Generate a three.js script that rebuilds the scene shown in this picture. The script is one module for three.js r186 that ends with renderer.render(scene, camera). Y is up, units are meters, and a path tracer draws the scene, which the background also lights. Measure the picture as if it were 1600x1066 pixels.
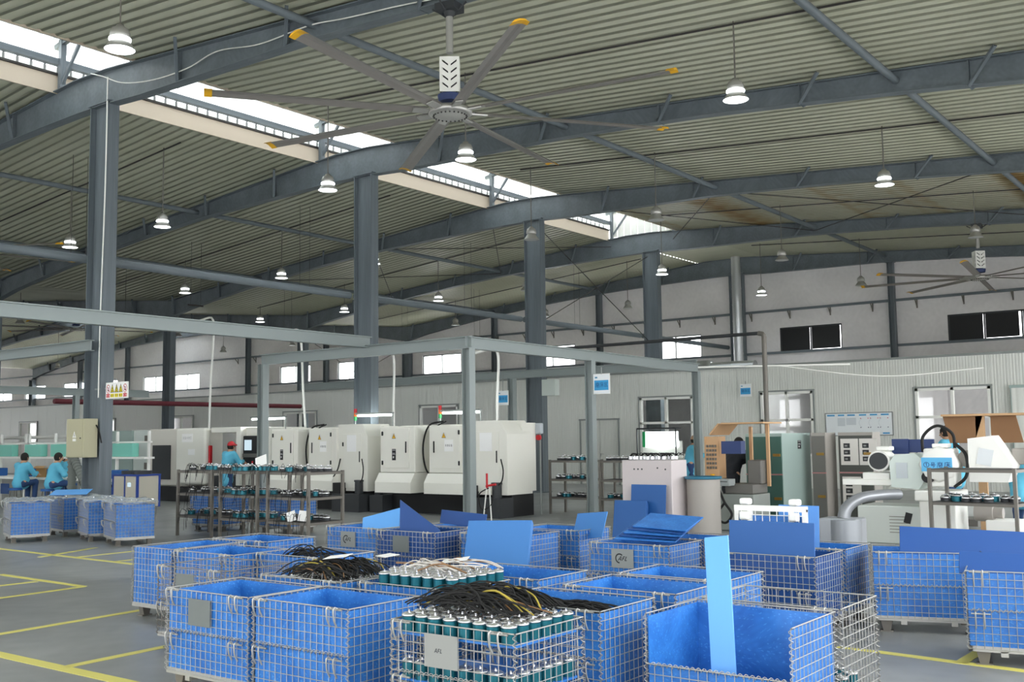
import * as THREE from 'three';
import { mergeGeometries } from 'three/addons/utils/BufferGeometryUtils.js';
import { RoundedBoxGeometry } from 'three/addons/geometries/RoundedBoxGeometry.js';
import { MarchingCubes } from 'three/addons/objects/MarchingCubes.js';
import { ImprovedNoise } from 'three/addons/math/ImprovedNoise.js';

// ---------- camera, sky, exposure ----------
const scene = new THREE.Scene();
const FPX = 1633.07, CAMH = 1.7;
const camera = new THREE.PerspectiveCamera(2 * Math.atan(533 / FPX) * 180 / Math.PI, 1600 / 1066, 0.1, 300);
camera.rotation.order = 'YXZ';
camera.rotation.set(0.09247, 0.64780, -0.01325);
camera.position.set(0, CAMH, 0);
camera.updateMatrixWorld();
scene.add(camera);
scene.background = new THREE.Color(0.97, 0.985, 1.0);
scene.backgroundIntensity = 1.35;
const renderer = new THREE.WebGLRenderer();
renderer.toneMapping = THREE.LinearToneMapping;
renderer.toneMappingExposure = 6.2;
renderer.shadowMap.enabled = true;
const LAMP_CD = 2.6, TUBE_CD = 0.25;

// ---------- helpers ----------
const V = (x, y, z) => new THREE.Vector3(x, y, z);
// a photo pixel is a direction; distance comes from the plane that the thing stands on or hangs at
function ray(px, py) { return V((px - 800) / FPX, -(py - 533) / FPX, -1).applyQuaternion(camera.quaternion); }
function fl(px, py, h = 0) { const d = ray(px, py), t = (h - CAMH) / d.y; return V(d.x * t, h, d.z * t); }
function onZ(px, py, z) { const d = ray(px, py), t = z / d.z; return V(d.x * t, CAMH + d.y * t, z); }
function onX(px, py, x) { const d = ray(px, py), t = x / d.x; return V(x, CAMH + d.y * t, d.z * t); }
let seed = 7;
const rnd = () => { seed = (seed * 1664525 + 1013904223) >>> 0; return seed / 4294967296; };
const rr = (a, b) => a + (b - a) * rnd();
const perlin = new ImprovedNoise();
const counts = {};
function numbered(n) { const k = counts[n] = (counts[n] ?? -1) + 1; return k ? n + '_' + String(k).padStart(3, '0') : n; }
function tag(o, label, category, group, kind) {
  o.userData.label = label;
  if (category) o.userData.category = category;
  if (group) o.userData.group = group;
  if (kind) o.userData.kind = kind;
  return o;
}
function thing(name, label, category, p = [0, 0, 0], turn = 0, group) {
  const o = new THREE.Group(); o.name = numbered(name); scene.add(o);
  o.position.set(p[0], p[1], p[2]); o.rotation.y = turn;
  return tag(o, label, category, group);
}
function dup(root, p, turn, label, group) {
  const r = root.clone(); r.name = numbered(root.name.replace(/_\d{3}$/, '')); scene.add(r);
  r.position.set(p[0], p[1], p[2]); r.rotation.y = turn;
  r.userData = { ...root.userData };
  if (label) r.userData.label = label;
  if (group) r.userData.group = group;
  return r;
}
const _m = new THREE.Matrix4(), _q = new THREE.Quaternion(), _e = new THREE.Euler();
class MB {
  constructor() { this.g = []; }
  add(geo, m) { let g = geo.index ? geo.toNonIndexed() : geo.clone(); for (const k of Object.keys(g.attributes)) if (!['position', 'normal', 'uv'].includes(k)) g.deleteAttribute(k); if (m) g.applyMatrix4(m); this.g.push(g); return this; }
  at(geo, x, y, z, rx = 0, ry = 0, rz = 0) { _e.set(rx, ry, rz, 'YXZ'); _m.compose(V(x, y, z), _q.setFromEuler(_e), V(1, 1, 1)); return this.add(geo, _m); }
  box(w, h, d, x, y, z, rx, ry, rz) { return this.at(new THREE.BoxGeometry(w, h, d), x, y, z, rx, ry, rz); }
  rbox(w, h, d, x, y, z, r = 0.02, rx, ry, rz) { return this.at(new RoundedBoxGeometry(w, h, d, 2, Math.min(r, w / 2.1, h / 2.1, d / 2.1)), x, y, z, rx, ry, rz); }
  cyl(r0, r1, h, x, y, z, s = 16, rx, ry, rz) { return this.at(new THREE.CylinderGeometry(r0, r1, h, s), x, y, z, rx, ry, rz); }
  along(geo, a, b) { const d = b.clone().sub(a), L = d.length(); _q.setFromUnitVectors(V(0, 1, 0), d.normalize()); _m.compose(a.clone().add(b).multiplyScalar(0.5), _q, V(1, L, 1)); return this.add(geo, _m); }
  bar(a, b, r, s = 6) { return this.along(new THREE.CylinderGeometry(r, r, 1, s, 1, s < 6), a, b); }
  beam(a, b, w, h) { // rectangular section, h measured upward
    const d = b.clone().sub(a), L = d.length(); d.normalize();
    const side = Math.abs(d.y) > 0.98 ? V(1, 0, 0) : V(0, 1, 0).cross(d).normalize(), up = d.clone().cross(side).normalize();
    _m.makeBasis(side, up, d).setPosition(a.clone().add(b).multiplyScalar(0.5));
    return this.add(new THREE.BoxGeometry(w, h, L), _m);
  }
  tube(pts, r, seg = 16, s = 6) { return this.add(new THREE.TubeGeometry(new THREE.CatmullRomCurve3(pts), seg, r, s)); }
  lathe(pts, s, x, y, z, rx, ry, rz) { return this.at(new THREE.LatheGeometry(pts.map((p) => new THREE.Vector2(p[0], p[1])), s), x, y, z, rx, ry, rz); }
  prism(pts, depth, x, y, z, rx, ry, rz) { // outline in xy, extruded along +z
    return this.at(new THREE.ExtrudeGeometry(new THREE.Shape(pts.map((p) => new THREE.Vector2(p[0], p[1]))), { depth, bevelEnabled: false }), x, y, z, rx, ry, rz);
  }
  geo() { return mergeGeometries(this.g); }
  build(name, mat, parent, label) {
    const m = new THREE.Mesh(this.geo(), mat); m.castShadow = m.receiveShadow = true;
    if (parent) { m.name = name; parent.add(m); } else { m.name = numbered(name); scene.add(m); }
    if (label) m.userData.label = label;
    return m;
  }
}
function mesh(geo, mat, name, parent) { const m = new THREE.Mesh(geo, mat); m.castShadow = m.receiveShadow = true; m.name = parent ? name : numbered(name); (parent || scene).add(m); return m; }
function struct(o) { o.userData.kind = 'structure'; return o; }
// texture coordinates in metres from two axes of the geometry
function uvAxes(g, a, b, s = 1) { const p = g.attributes.position, u = new Float32Array(p.count * 2); for (let i = 0; i < p.count; i++) { u[2 * i] = p.getComponent(i, a) * s; u[2 * i + 1] = p.getComponent(i, b) * s; } g.setAttribute('uv', new THREE.BufferAttribute(u, 2)); return g; }

// ---------- textures ----------
function dataTex(n, fn, srgb, rep = [1, 1]) {
  const d = new Uint8Array(n * n * 4);
  for (let y = 0; y < n; y++) for (let x = 0; x < n; x++) { const c = fn(x / n, y / n); d.set([c[0], c[1], c[2], 255], (y * n + x) * 4); }
  const t = new THREE.DataTexture(d, n, n); t.magFilter = THREE.LinearFilter; t.minFilter = THREE.LinearMipmapLinearFilter; t.generateMipmaps = true;
  t.wrapS = t.wrapT = THREE.RepeatWrapping; t.repeat.set(rep[0], rep[1]); if (srgb) t.colorSpace = THREE.SRGBColorSpace; t.needsUpdate = true; return t;
}
// noise that repeats over the unit square
function pn(u, v, f, o = 0) { const a = 2 * Math.PI; const R = f / a; return perlin.noise(Math.cos(u * a) * R + 9.1 + o, Math.sin(u * a) * R + Math.cos(v * a) * R * 0.83, Math.sin(v * a) * R + 4.7 - o); }
function canvasTex(w, h, draw) { const c = document.createElement('canvas'); c.width = w; c.height = h; const x = c.getContext('2d'); draw(x, w, h); const t = new THREE.CanvasTexture(c); t.colorSpace = THREE.SRGBColorSpace; return t; }
const floorTex = dataTex(512, (u, v) => { const n = pn(u, v, 4) * 16 + pn(u, v, 15, 3) * 9 + pn(u, v, 60, 7) * 6; const k = 138 + n; return [k * 0.985, k, k * 0.985]; }, true, [0.12, 0.12]);
const floorRough = dataTex(256, (u, v) => { const n = 92 + pn(u, v, 5, 1) * 18 + pn(u, v, 26, 5) * 12; return [n, n, n]; }, false, [0.16, 0.16]);
const plasterTex = dataTex(256, (u, v) => { const n = 226 + pn(u, v, 3, 2) * 9 + pn(u, v, 30, 4) * 5; return [n, n - 3, n - 3]; }, true, [0.25, 0.25]);
const ribBump = dataTex(64, (u) => { const k = Math.abs(((u * 12) % 1) - 0.5) < 0.14 ? 60 : 200; return [k, k, k]; }, false, [1, 1]);
const blueTex = dataTex(256, (u, v) => { const n = pn(u, v, 4, 6) * 14 + pn(u, v, 22, 8) * 10, s = pn(u, v, 50, 2) > 0.42 ? 26 : 0; return [46 + n * 0.7 + s, 114 + n + s, 192 + n + s * 0.6]; }, true);
const steelTex = dataTex(256, (u, v) => { const n = pn(u, v, 5, 11) * 12 + pn(u, v, 30, 1) * 8; return [106 + n, 115 + n, 121 + n]; }, true, [0.5, 0.5]);
const stainTex = dataTex(512, (u, v) => { const n = pn(u, v, 6, 21) * 7 + pn(u, v, 40, 2) * 4; return [198 + n, 199 + n, 176 + n * 1.2]; }, true, [0.06, 0.06]);
const rustTex = dataTex(512, (u, v) => { const n = pn(u, v, 6, 21) * 7 + pn(u, v, 40, 2) * 4, s = Math.max(0, pn(u, v, 5, 31) + 0.35 * pn(u, v, 30, 33) - 0.05) * 150; return [198 + n - s * 0.45, 196 + n - s * 0.75, 174 + n - s * 1.1]; }, true, [0.11, 0.07]);

// ---------- materials ----------
const S = (color, roughness = 0.6, metalness = 0, more = {}) => new THREE.MeshStandardMaterial({ color, roughness, metalness, side: THREE.DoubleSide, ...more });
const M = {
  steel: S(0xffffff, 0.5, 0.0, { map: steelTex }),
  gantry: S(0x8b9493, 0.45, 0.1),
  white: S(0xf0f0ea, 0.5), cream: S(0xe9e8de, 0.42), creamDark: S(0xcfcabb, 0.5),
  roof: S(0xffffff, 0.42, 0.0, { map: stainTex }),
  roofRust: S(0xffffff, 0.42, 0.0, { map: rustTex }),
  fascia: S(0xc9bca9, 0.6),
  plaster: S(0xffffff, 0.9, 0, { map: plasterTex }),
  panel: S(0xd9dbd4, 0.4, 0, { bumpMap: ribBump, bumpScale: 0.012 }),
  trimGrey: S(0x8f9491, 0.5, 0.2),
  floor: S(0xffffff, 1.0, 0, { map: floorTex, roughnessMap: floorRough }),
  yellow: S(0xd8cf6a, 0.55),
  zinc: S(0xb4b3ae, 0.38, 0.55), iron: S(0x77736c, 0.55, 0.4), darkIron: S(0x3c3a38, 0.6, 0.3),
  blue: S(0xffffff, 0.42, 0, { map: blueTex }),
  blueDark: S(0x1b4a8c, 0.5), blueLight: S(0x5fa3e6, 0.5),
  black: S(0x17181a, 0.6), rubber: S(0x121212, 0.7), charcoal: S(0x34373a, 0.6),
  teal: S(0x1f6a78, 0.28, 0.5), silver: S(0xd8d9da, 0.25, 0.85), chrome: S(0xe6e6e8, 0.15, 0.95),
  green: S(0x41665d, 0.5), greenPale: S(0x9db0aa, 0.5), aqua: S(0x7cc9b8, 0.5), greyCab: S(0x6d6b66, 0.5), warmGrey: S(0xa19c95, 0.5), pinkGrey: S(0xcbc2c2, 0.55),
  red: S(0xc8202a, 0.5), yellowTip: S(0xe0a91c, 0.45), wood: S(0xc59f77, 0.7), paper: S(0xf4f4f2, 0.8), orange: S(0xe06a20, 0.5),
  skin: S(0xc99a7c, 0.6), hair: S(0x17130f, 0.7), workBlue: S(0x63bddb, 0.8), denim: S(0x2d4a78, 0.8), darkCloth: S(0x24262c, 0.85), shoe: S(0x1a1a1a, 0.6),
  beigeBox: S(0xb4b092, 0.5), navy: S(0x24396b, 0.5),
  glass: new THREE.MeshPhysicalMaterial({ color: 0xffffff, roughness: 0.03, transmission: 1, thickness: 0, ior: 1.45, side: THREE.DoubleSide }),
  film: new THREE.MeshPhysicalMaterial({ color: 0xf4f8f8, roughness: 0.12, transmission: 0.75, thickness: 0, side: THREE.DoubleSide }),
  sheet: new THREE.MeshPhysicalMaterial({ color: 0xf2f5f6, roughness: 1, transmission: 0.45, thickness: 0, side: THREE.DoubleSide }),
  lampGlow: S(0xffffff, 0.5, 0, { emissive: 0xf4fbff, emissiveIntensity: 1.6 }),
  tubeGlow: S(0xffffff, 0.5, 0, { emissive: 0xf6ffff, emissiveIntensity: 0.9 }),
  screen: S(0x101418, 0.3, 0, { emissive: 0xcfe6f2, emissiveIntensity: 0.16 }),
  grille: S(0x9a9c9c, 0.6, 0.2),
};

// ---------- the hall ----------
const FZ = [0, 1, 2, 3, 4].map((n) => -(11.685 + 7.5 * n)), ZEND = -41.75, ZNEAR = 6, XR = 1.3, XV = -38.6, XV2 = -77.6;
const roofY = (x) => x > -19.6 ? 9.27 - 0.0745 * (x + 18.1) : x > XV ? 9.3 + 0.087 * (x + 21.1) : x > -58.3 ? 7.78 - 0.086 * (x - XV) : x > XV2 ? 9.47 + 0.105 * (x + 58.3) : 7.44 - 0.09 * (x - XV2);
{ // floor
  const f = new THREE.Group(); f.name = 'floor'; struct(f); scene.add(f);
  const g = uvAxes(new THREE.BoxGeometry(106, 0.2, 50).translate(-47, -0.1, -17.5), 0, 2);
  mesh(g, M.floor, 'floor_slab', f);
  const line = (a, b, w = 0.09) => { const mb = new MB(); mb.beam(V(a.x, 0.0015, a.z), V(b.x, 0.0015, b.z), w, 0.003); mb.build('floor_line', M.yellow, f); };
  const P = (px, py) => fl(px, py);
  line(P(-120, 844), P(330, 896)); line(P(-60, 1010), P(330, 1096), 0.12); line(P(-40, 998), P(225, 953)); line(P(101, 1043), P(262, 1010));
  line(P(0, 898), P(131, 917)); line(P(-30, 939), P(131, 917)); line(P(-20, 918), P(57, 909));
  line(P(62, 871), P(150, 856)); line(P(120, 871), P(215, 861)); line(P(180, 878), P(230, 872));
  line(P(1310, 1011), P(1700, 1062)); line(P(1500, 1037), P(1560, 1000)); line(P(280, 1062), P(330, 1055));
}
{ // ceiling: corrugated liner sheets laid down each slope, three ribs to a sheet
  const c = new THREE.Group(); c.name = 'ceiling'; struct(c); scene.add(c);
  const prof = []; for (let k = 0; k < 3; k++) { const o = k * 0.28; prof.push([o, 0], [o + 0.15, 0], [o + 0.185, 0.032], [o + 0.245, 0.032]); } prof.push([0.84, 0]);
  const slope = (x0, x1) => {
    const n = prof.length, pos = [], nor = [], uv = [], idx = [];
    for (let i = 0; i < n - 1; i++) { // flat-shaded folds
      const [za, ya] = prof[i], [zb, yb] = prof[i + 1], b = pos.length / 3, nz = yb - ya, ny = -(zb - za), l = Math.hypot(nz, ny);
      for (const [x, z, y] of [[x0, za, ya], [x1, za, ya], [x1, zb, yb], [x0, zb, yb]]) { pos.push(x, roofY(x + (x1 > x0 ? (x === x0 ? 1e-4 : -1e-4) : (x === x0 ? -1e-4 : 1e-4))) + y, -z); nor.push(0, ny / l, nz / l); uv.push(x, z); }
      idx.push(b, b + 1, b + 2, b, b + 2, b + 3);
    }
    const g = new THREE.BufferGeometry(); g.setAttribute('position', new THREE.Float32BufferAttribute(pos, 3)); g.setAttribute('normal', new THREE.Float32BufferAttribute(nor, 3)); g.setAttribute('uv', new THREE.Float32BufferAttribute(uv, 2)); g.setIndex(idx);
    for (let z = ZNEAR; z > ZEND; z -= 0.84) { const m = mesh(g, x0 === XR && z < FZ[2] && z > FZ[3] ? M.roofRust : M.roof, 'roof_sheet', c); m.position.z = z; }
  };
  slope(XR, -18.1); slope(-21.1, XV); slope(XV, -56.8); slope(-59.8, XV2); slope(XV2, -100);
  for (let z = ZNEAR; z > ZEND; z -= 1.0) new MB().beam(V(-56.7, roofY(-56.7) + 0.05, z - 0.5), V(-58.3, 9.62, z - 0.5), 0.985, 0.01).beam(V(-59.9, roofY(-59.9) + 0.05, z - 0.5), V(-58.3, 9.62, z - 0.5), 0.985, 0.01).build('translucent_sheet', M.sheet, c);
  for (let z = FZ[3]; z > ZEND; z -= 0.84) { const m = new MB().box(3.02, 0.02, 0.84, -19.6, 9.33, z - 0.42).build('ridge_sheet', M.roof, c); }
}
// walls with openings: rows of plates around each opening
function wallZ(name, mat, z, th, x0, x1, y1, openings, maxW, uvScale) {
  const w = new THREE.Group(); w.name = name; struct(w); scene.add(w);
  const top = typeof y1 === 'function' ? y1 : () => y1;
  const plate = (a, b, ya, yb) => { // yb null: up to the roof line
    const gap = maxW < 5 ? 0.004 : 0; a += gap; b -= gap;
    const sh = new THREE.Shape([new THREE.Vector2(a, ya), new THREE.Vector2(b, ya), new THREE.Vector2(b, yb ?? top(b)), new THREE.Vector2(a, yb ?? top(a))]);
    const g = new THREE.ExtrudeGeometry(sh, { depth: th, bevelEnabled: false }); g.translate(0, 0, z - th); uvAxes(g, 0, 1, uvScale);
    mesh(g, mat, maxW < 5 ? 'wall_panel' : 'wall_face', w);
  };
  const full = (a, b) => { const n = Math.max(1, Math.ceil((b - a) / maxW)); for (let i = 0; i < n; i++) plate(a + (b - a) * i / n, a + (b - a) * (i + 1) / n, 0, null); };
  let x = x0;
  for (const [a, b, ya, yb] of openings.sort((p, q) => p[0] - q[0])) { if (a > x) full(x, a); if (ya > 0) plate(a, b, 0, ya); plate(a, b, yb, null); x = b; }
  full(x, x1);
  return w;
}
const endWin = [[-49.2, -46.5], [-44.2, -41.4], [-37.65, -34.95], [-30.5, -27.8], [-23.7, -21.1], [-63.3, -60.6], [-59.8, -57.1], [-73.5, -70.5], [-69, -66.4], [-79, -76], [-84, -81], [-17.45, -14.8], [-10.7, -5.5]];
wallZ('wall_end', M.plaster, ZEND, 0.25, -100, XR + 0.3, (x) => Math.max(roofY(x), roofY(x)) + 0.1, endWin.map(([a, b]) => [a, b, 5.1, 6.17]), 20, 1);
// the hall goes on behind and beside the camera: unseen windows and an open loading door, placed to light the foreground
wallZ('wall_near_unseen', M.plaster, ZNEAR + 0.25, 0.25, -100, XR + 0.3, (x) => roofY(x) + 0.1, [[-12, -7, 0, 4.5], [-24, -19, 1.2, 4.5], [-33, -28, 1.2, 4.5], [-5.5, -1, 1.2, 4.5]], 20, 1);
{
  const w = new THREE.Group(); w.name = 'wall_side_unseen'; struct(w); scene.add(w);
  const plate = (z0, z1, y0, y1) => { const g = new THREE.BoxGeometry(0.25, y1 - y0, z1 - z0).translate(XR + 0.125, (y0 + y1) / 2, (z0 + z1) / 2); uvAxes(g, 2, 1); mesh(g, M.plaster, 'wall_face', w); };
  plate(ZEND, ZNEAR, 0, 1.1); plate(ZEND, ZNEAR, 4.4, 8.2);  // gap between the plates: window band out of view, placed to light the foreground
  for (let z = ZEND; z < ZNEAR; z += 5.97) plate(z, z + 1.2, 1.1, 4.4);
  const l = new THREE.Group(); l.name = 'wall_far_side_unseen'; struct(l); scene.add(l);  // out of view, its open band placed to brighten the left of the hall
  for (const [y0, y1] of [[0, 1.1], [4.6, 10]]) mesh(new THREE.BoxGeometry(0.25, y1 - y0, 48).translate(-100, (y0 + y1) / 2, -17.9), M.plaster, 'wall_face', l);
  for (let z = ZEND; z < ZNEAR; z += 5.97) mesh(new THREE.BoxGeometry(0.25, 3.5, 1.2).translate(-100, 2.85, z + 0.6), M.plaster, 'wall_face', l);
}
// windows of the end wall
endWin.forEach(([a, b], i) => {
  const dark = i >= 11, g = new THREE.Group(); g.name = numbered('window_' + (i + 1)); struct(g); scene.add(g);
  const mb = new MB(), zc = ZEND - 0.1, n = dark && b - a > 4 ? 4 : 2;
  mb.box(b - a, 0.06, 0.1, (a + b) / 2, 5.13, zc).box(b - a, 0.06, 0.1, (a + b) / 2, 6.14, zc);
  for (let k = 0; k <= n; k++) mb.box(0.06, 1.05, 0.1, a + (b - a) * k / n + (k === 0 ? 0.03 : k === n ? -0.03 : 0), 5.635, zc);
  mb.build('window_frame', dark ? M.charcoal : M.trimGrey, g);
  for (let k = 0; k < n; k++) {
    const x0 = a + (b - a) * k / n + 0.03, x1 = a + (b - a) * (k + 1) / n - 0.03;
    const p = new MB().box(x1 - x0, 0.99, 0.008, (x0 + x1) / 2, 5.635, zc); p.build('pane', M.glass, g);
    if (dark) { // black sheeting taped inside the sash, with slits of daylight at its edges
      const s = new MB(); s.box(x1 - x0 - 0.03 - (k % 2) * 0.05, 0.93, 0.01, (x0 + x1) / 2 - (k % 2) * 0.03, 5.66 - (k === 1 ? 0.0 : 0.01), zc + 0.03).build('black_sheeting', M.black, g);
    }
  }
});
// sandwich-panel partition in front of the end wall
const PZ = -32, partWin = [[-18.62, -16.55, 1.0, 3.03], [-14.1, -12.35, 1.0, 3.06], [-9.22, -7.13, 1.0, 3.0], [-29.0, -26.95, 1.0, 3.05], [-37.4, -35.2, 1.0, 3.0], [-46.2, -44.2, 1.0, 3.0], [-53, -51, 1.0, 3.0], [-61, -59, 1, 3]];
{
  wallZ('wall_partition', M.panel, PZ, 0.08, -75, XR, 3.9, partWin.map((p) => p.slice()).concat([[-21.15, -19.48, 0, 2.34]]), 1.16, 1);
  const r = new MB().box(76.3, 0.12, 9.6, -36.85, 3.84, -36.9).build('ceiling_room', M.white); struct(r);
  const cap = new MB().box(76.3, 0.07, 0.13, -36.85, 3.93, PZ - 0.04).build('trim_1', M.trimGrey); struct(cap);
  partWin.forEach(([a, b, y0, y1], i) => {
    const g = new THREE.Group(); g.name = 'window_' + (20 + i); struct(g); scene.add(g);
    const f = new MB(), zc = PZ - 0.02, w = b - a, xm = (a + b) / 2, ym = 2.15;
    for (const y of [y0 + 0.04, y1 - 0.04, ym]) f.box(w, 0.08, 0.12, xm, y, zc);
    for (const x of [a + 0.04, b - 0.04, xm]) f.box(0.08, y1 - y0, 0.12, x, (y0 + y1) / 2, zc);
    f.build('window_frame', M.white, g);
    new MB().box(w + 0.12, 0.05, 0.13, xm, y1 + 0.025, zc).box(0.05, y1 - y0, 0.13, a - 0.025, (y0 + y1) / 2, zc).box(0.05, y1 - y0, 0.13, b + 0.025, (y0 + y1) / 2, zc).build('surround', M.trimGrey, g);
    for (const [x0, x1] of [[a + 0.08, xm - 0.04], [xm + 0.04, b - 0.08]]) for (const [p, q] of [[y0 + 0.08, ym - 0.04], [ym + 0.04, y1 - 0.08]]) new MB().box(x1 - x0, q - p, 0.008, (x0 + x1) / 2, (p + q) / 2, zc).build('pane', M.glass, g);
  });
  const d = new THREE.Group(); d.name = 'door_1'; struct(d); scene.add(d);
  new MB().box(0.8, 2.28, 0.05, -20.73, 1.15, PZ - 0.03).build('door_leaf', M.panel, d); new MB().box(0.8, 2.28, 0.05, -19.91, 1.15, PZ - 0.03).build('door_leaf', M.panel, d);
  new MB().box(1.72, 0.06, 0.12, -20.32, 2.32, PZ - 0.02).box(0.05, 2.34, 0.12, -21.13, 1.17, PZ - 0.02).box(0.05, 2.34, 0.12, -19.5, 1.17, PZ - 0.02).build('door_frame', M.trimGrey, d);
  new MB().box(0.03, 0.12, 0.06, -20.25, 1.05, PZ + 0.03).cyl(0.012, 0.012, 0.14, -20.19, 1.08, PZ + 0.06, 8, 0, 0, Math.PI / 2).build('door_handle', M.chrome, d);
  const e = new THREE.Group(); e.name = 'door_2'; struct(e); scene.add(e); // sliding door hung in front of the partition
  new MB().box(2.3, 2.9, 0.07, -5.4, 1.46, PZ + 0.14).build('door_leaf', M.panel, e);
  new MB().box(2.4, 0.08, 0.1, -5.4, 2.95, PZ + 0.12).box(0.06, 2.9, 0.1, -6.55, 1.46, PZ + 0.12).build('door_frame', M.greenPale, e);
  // lit offices behind the panes
  for (const [i, x] of [-17.5, -13.2, -8.2, -28, -36.3, -45.2, -52].entries()) {
    const t = thing('office_light', 'white strip light on the ceiling of the office behind the partition', 'ceiling light', [x, 3.72, -34.2 - (i % 2)], 0, 'office strip lights');
    new MB().box(1.2, 0.05, 0.2, 0, 0.02, 0).build('housing', M.white, t); new MB().box(1.16, 0.02, 0.16, 0, -0.015, 0).build('diffuser', M.tubeGlow, t);
    const pl = new THREE.PointLight(0xf6ffff, 1.2); pl.position.set(0, -0.12, 0); pl.shadow.radius = 6; pl.castShadow = true; t.add(pl);
  }
  for (const x of [-24, -15.3, -10.8, -33, -41]) { const w = new MB().box(0.08, 3.7, 9.4, x, 1.87, -36.8).build('wall_office', M.plaster); struct(w); }
}
// ---------- steel frame ----------
const depthAt = (d) => { const p = [[0, 0.74], [1, 0.74], [6.5, 0.42], [10, 0.36], [14, 0.42], [17.5, 0.58], [19.4, 0.78], [30, 0.8]]; for (let i = 1; i < p.length; i++) if (d <= p[i][0]) { const t = (d - p[i - 1][0]) / (p[i][0] - p[i - 1][0]); return p[i - 1][1] + t * (p[i][1] - p[i - 1][1]); } return 0.8; };
function rafter(z, xa, xb, ridge, group) {
  const t = new THREE.Group(); t.name = numbered('roof_rafter'); scene.add(t); tag(t, 'grey steel roof rafter spanning the hall', null, group, 'structure');
  const xs = []; for (let x = xa; x > xb; x -= 1.2) xs.push(x); xs.push(xb);
  const ty = (x) => Math.min(roofY(x), 9.35) - 0.012, by = (x) => ty(x) - depthAt(Math.abs(x - ridge));
  const pts = xs.map((x) => [x, ty(x)]).concat(xs.slice().reverse().map((x) => [x, by(x)]));
  new MB().prism(pts, 0.02, 0, 0, z - 0.01).build('web', M.steel, t);
  const f = new MB(), f2 = new MB(), st = new MB();
  for (let i = 0; i < xs.length - 1; i++) { f.beam(V(xs[i], by(xs[i]), z), V(xs[i + 1], by(xs[i + 1]), z), 0.24, 0.02); f2.beam(V(xs[i], ty(xs[i]) - 0.01, z), V(xs[i + 1], ty(xs[i + 1]) - 0.01, z), 0.24, 0.02); }
  f.build('lower_flange', M.steel, t); f2.build('upper_flange', M.steel, t);
  for (let x = xa - 2.2; x > xb; x -= 3.08) {
    if (Math.abs(x - ridge) < 1.8) continue;
    st.box(0.02, ty(x) - by(x), 0.2, x - 0.35, (ty(x) + by(x)) / 2, z);
    for (const s of [1, -1]) new MB().beam(V(x - 0.35, by(x) + 0.02, z + 0.1 * s), V(x + 0.2, ty(x) - 0.0, z + 0.55 * s), 0.06, 0.05).build('fly_brace', M.steel, t);
  }
  if (st.g.length) st.build('stiffener', M.steel, t);
  return t;
}
function column(x, z, h, d, group) {
  const t = new THREE.Group(); t.name = numbered('steel_column'); scene.add(t); t.position.set(x, 0, z); tag(t, 'grey steel column carrying the roof rafter', null, group, 'structure');
  new MB().box(d, h, 0.016, 0, h / 2, 0).build('web', M.steel, t);
  new MB().box(0.022, h, 0.27, d / 2, h / 2, 0).build('flange', M.steel, t); new MB().box(0.022, h, 0.27, -d / 2, h / 2, 0).build('flange', M.steel, t);
  new MB().box(d + 0.14, 0.03, 0.32, 0, h, 0).build('cap_plate', M.steel, t); new MB().box(d + 0.2, 0.03, 0.4, 0, 0.015, 0).build('base_plate', M.steel, t);
  return t;
}
FZ.forEach((z, i) => {
  const zz = i === 4 ? ZEND + 0.16 : z;
  rafter(zz, XR, XV, -19.4, 'rafters of the main span'); rafter(zz, XV, XV2, -58.3, 'rafters of the neighbouring span');
  column(-19.25, zz, 8.62, 0.6, 'columns under the ridge');
  if (i > 0) column(XV, zz, 6.95, 0.5, 'columns in the valley line');
  if (i > 1) column(XV2, zz, 6.6, 0.5, 'columns in the valley line');
});
for (const x of [-12.7, -26.3, -32.6, -5.6, -45, -52, -65, -71]) column(x, ZEND + 0.14, roofY(x) - 0.45, 0.2, 'gable posts on the end wall');
{ // gable girts
  let k = 2; for (const y of [6.9, 5.12]) { const g = new MB().box(98, 0.1, 0.07, -48, y, ZEND + 0.08).build('trim_' + k++, M.steel); struct(g); }
  for (let i = 0; i < 30; i++) { const x = -3.2 - i * 1.72; const b = new MB().prism([[0, 0], [0.05, 0], [0.05, -0.34], [0.0, -0.34]], 0.03, x, 6.86, ZEND + 0.06).beam(V(x + 0.02, 6.55, ZEND + 0.05), V(x + 0.02, 6.84, ZEND + 0.3), 0.03, 0.03).build('girt_bracket', M.iron); struct(b); }
}
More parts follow.
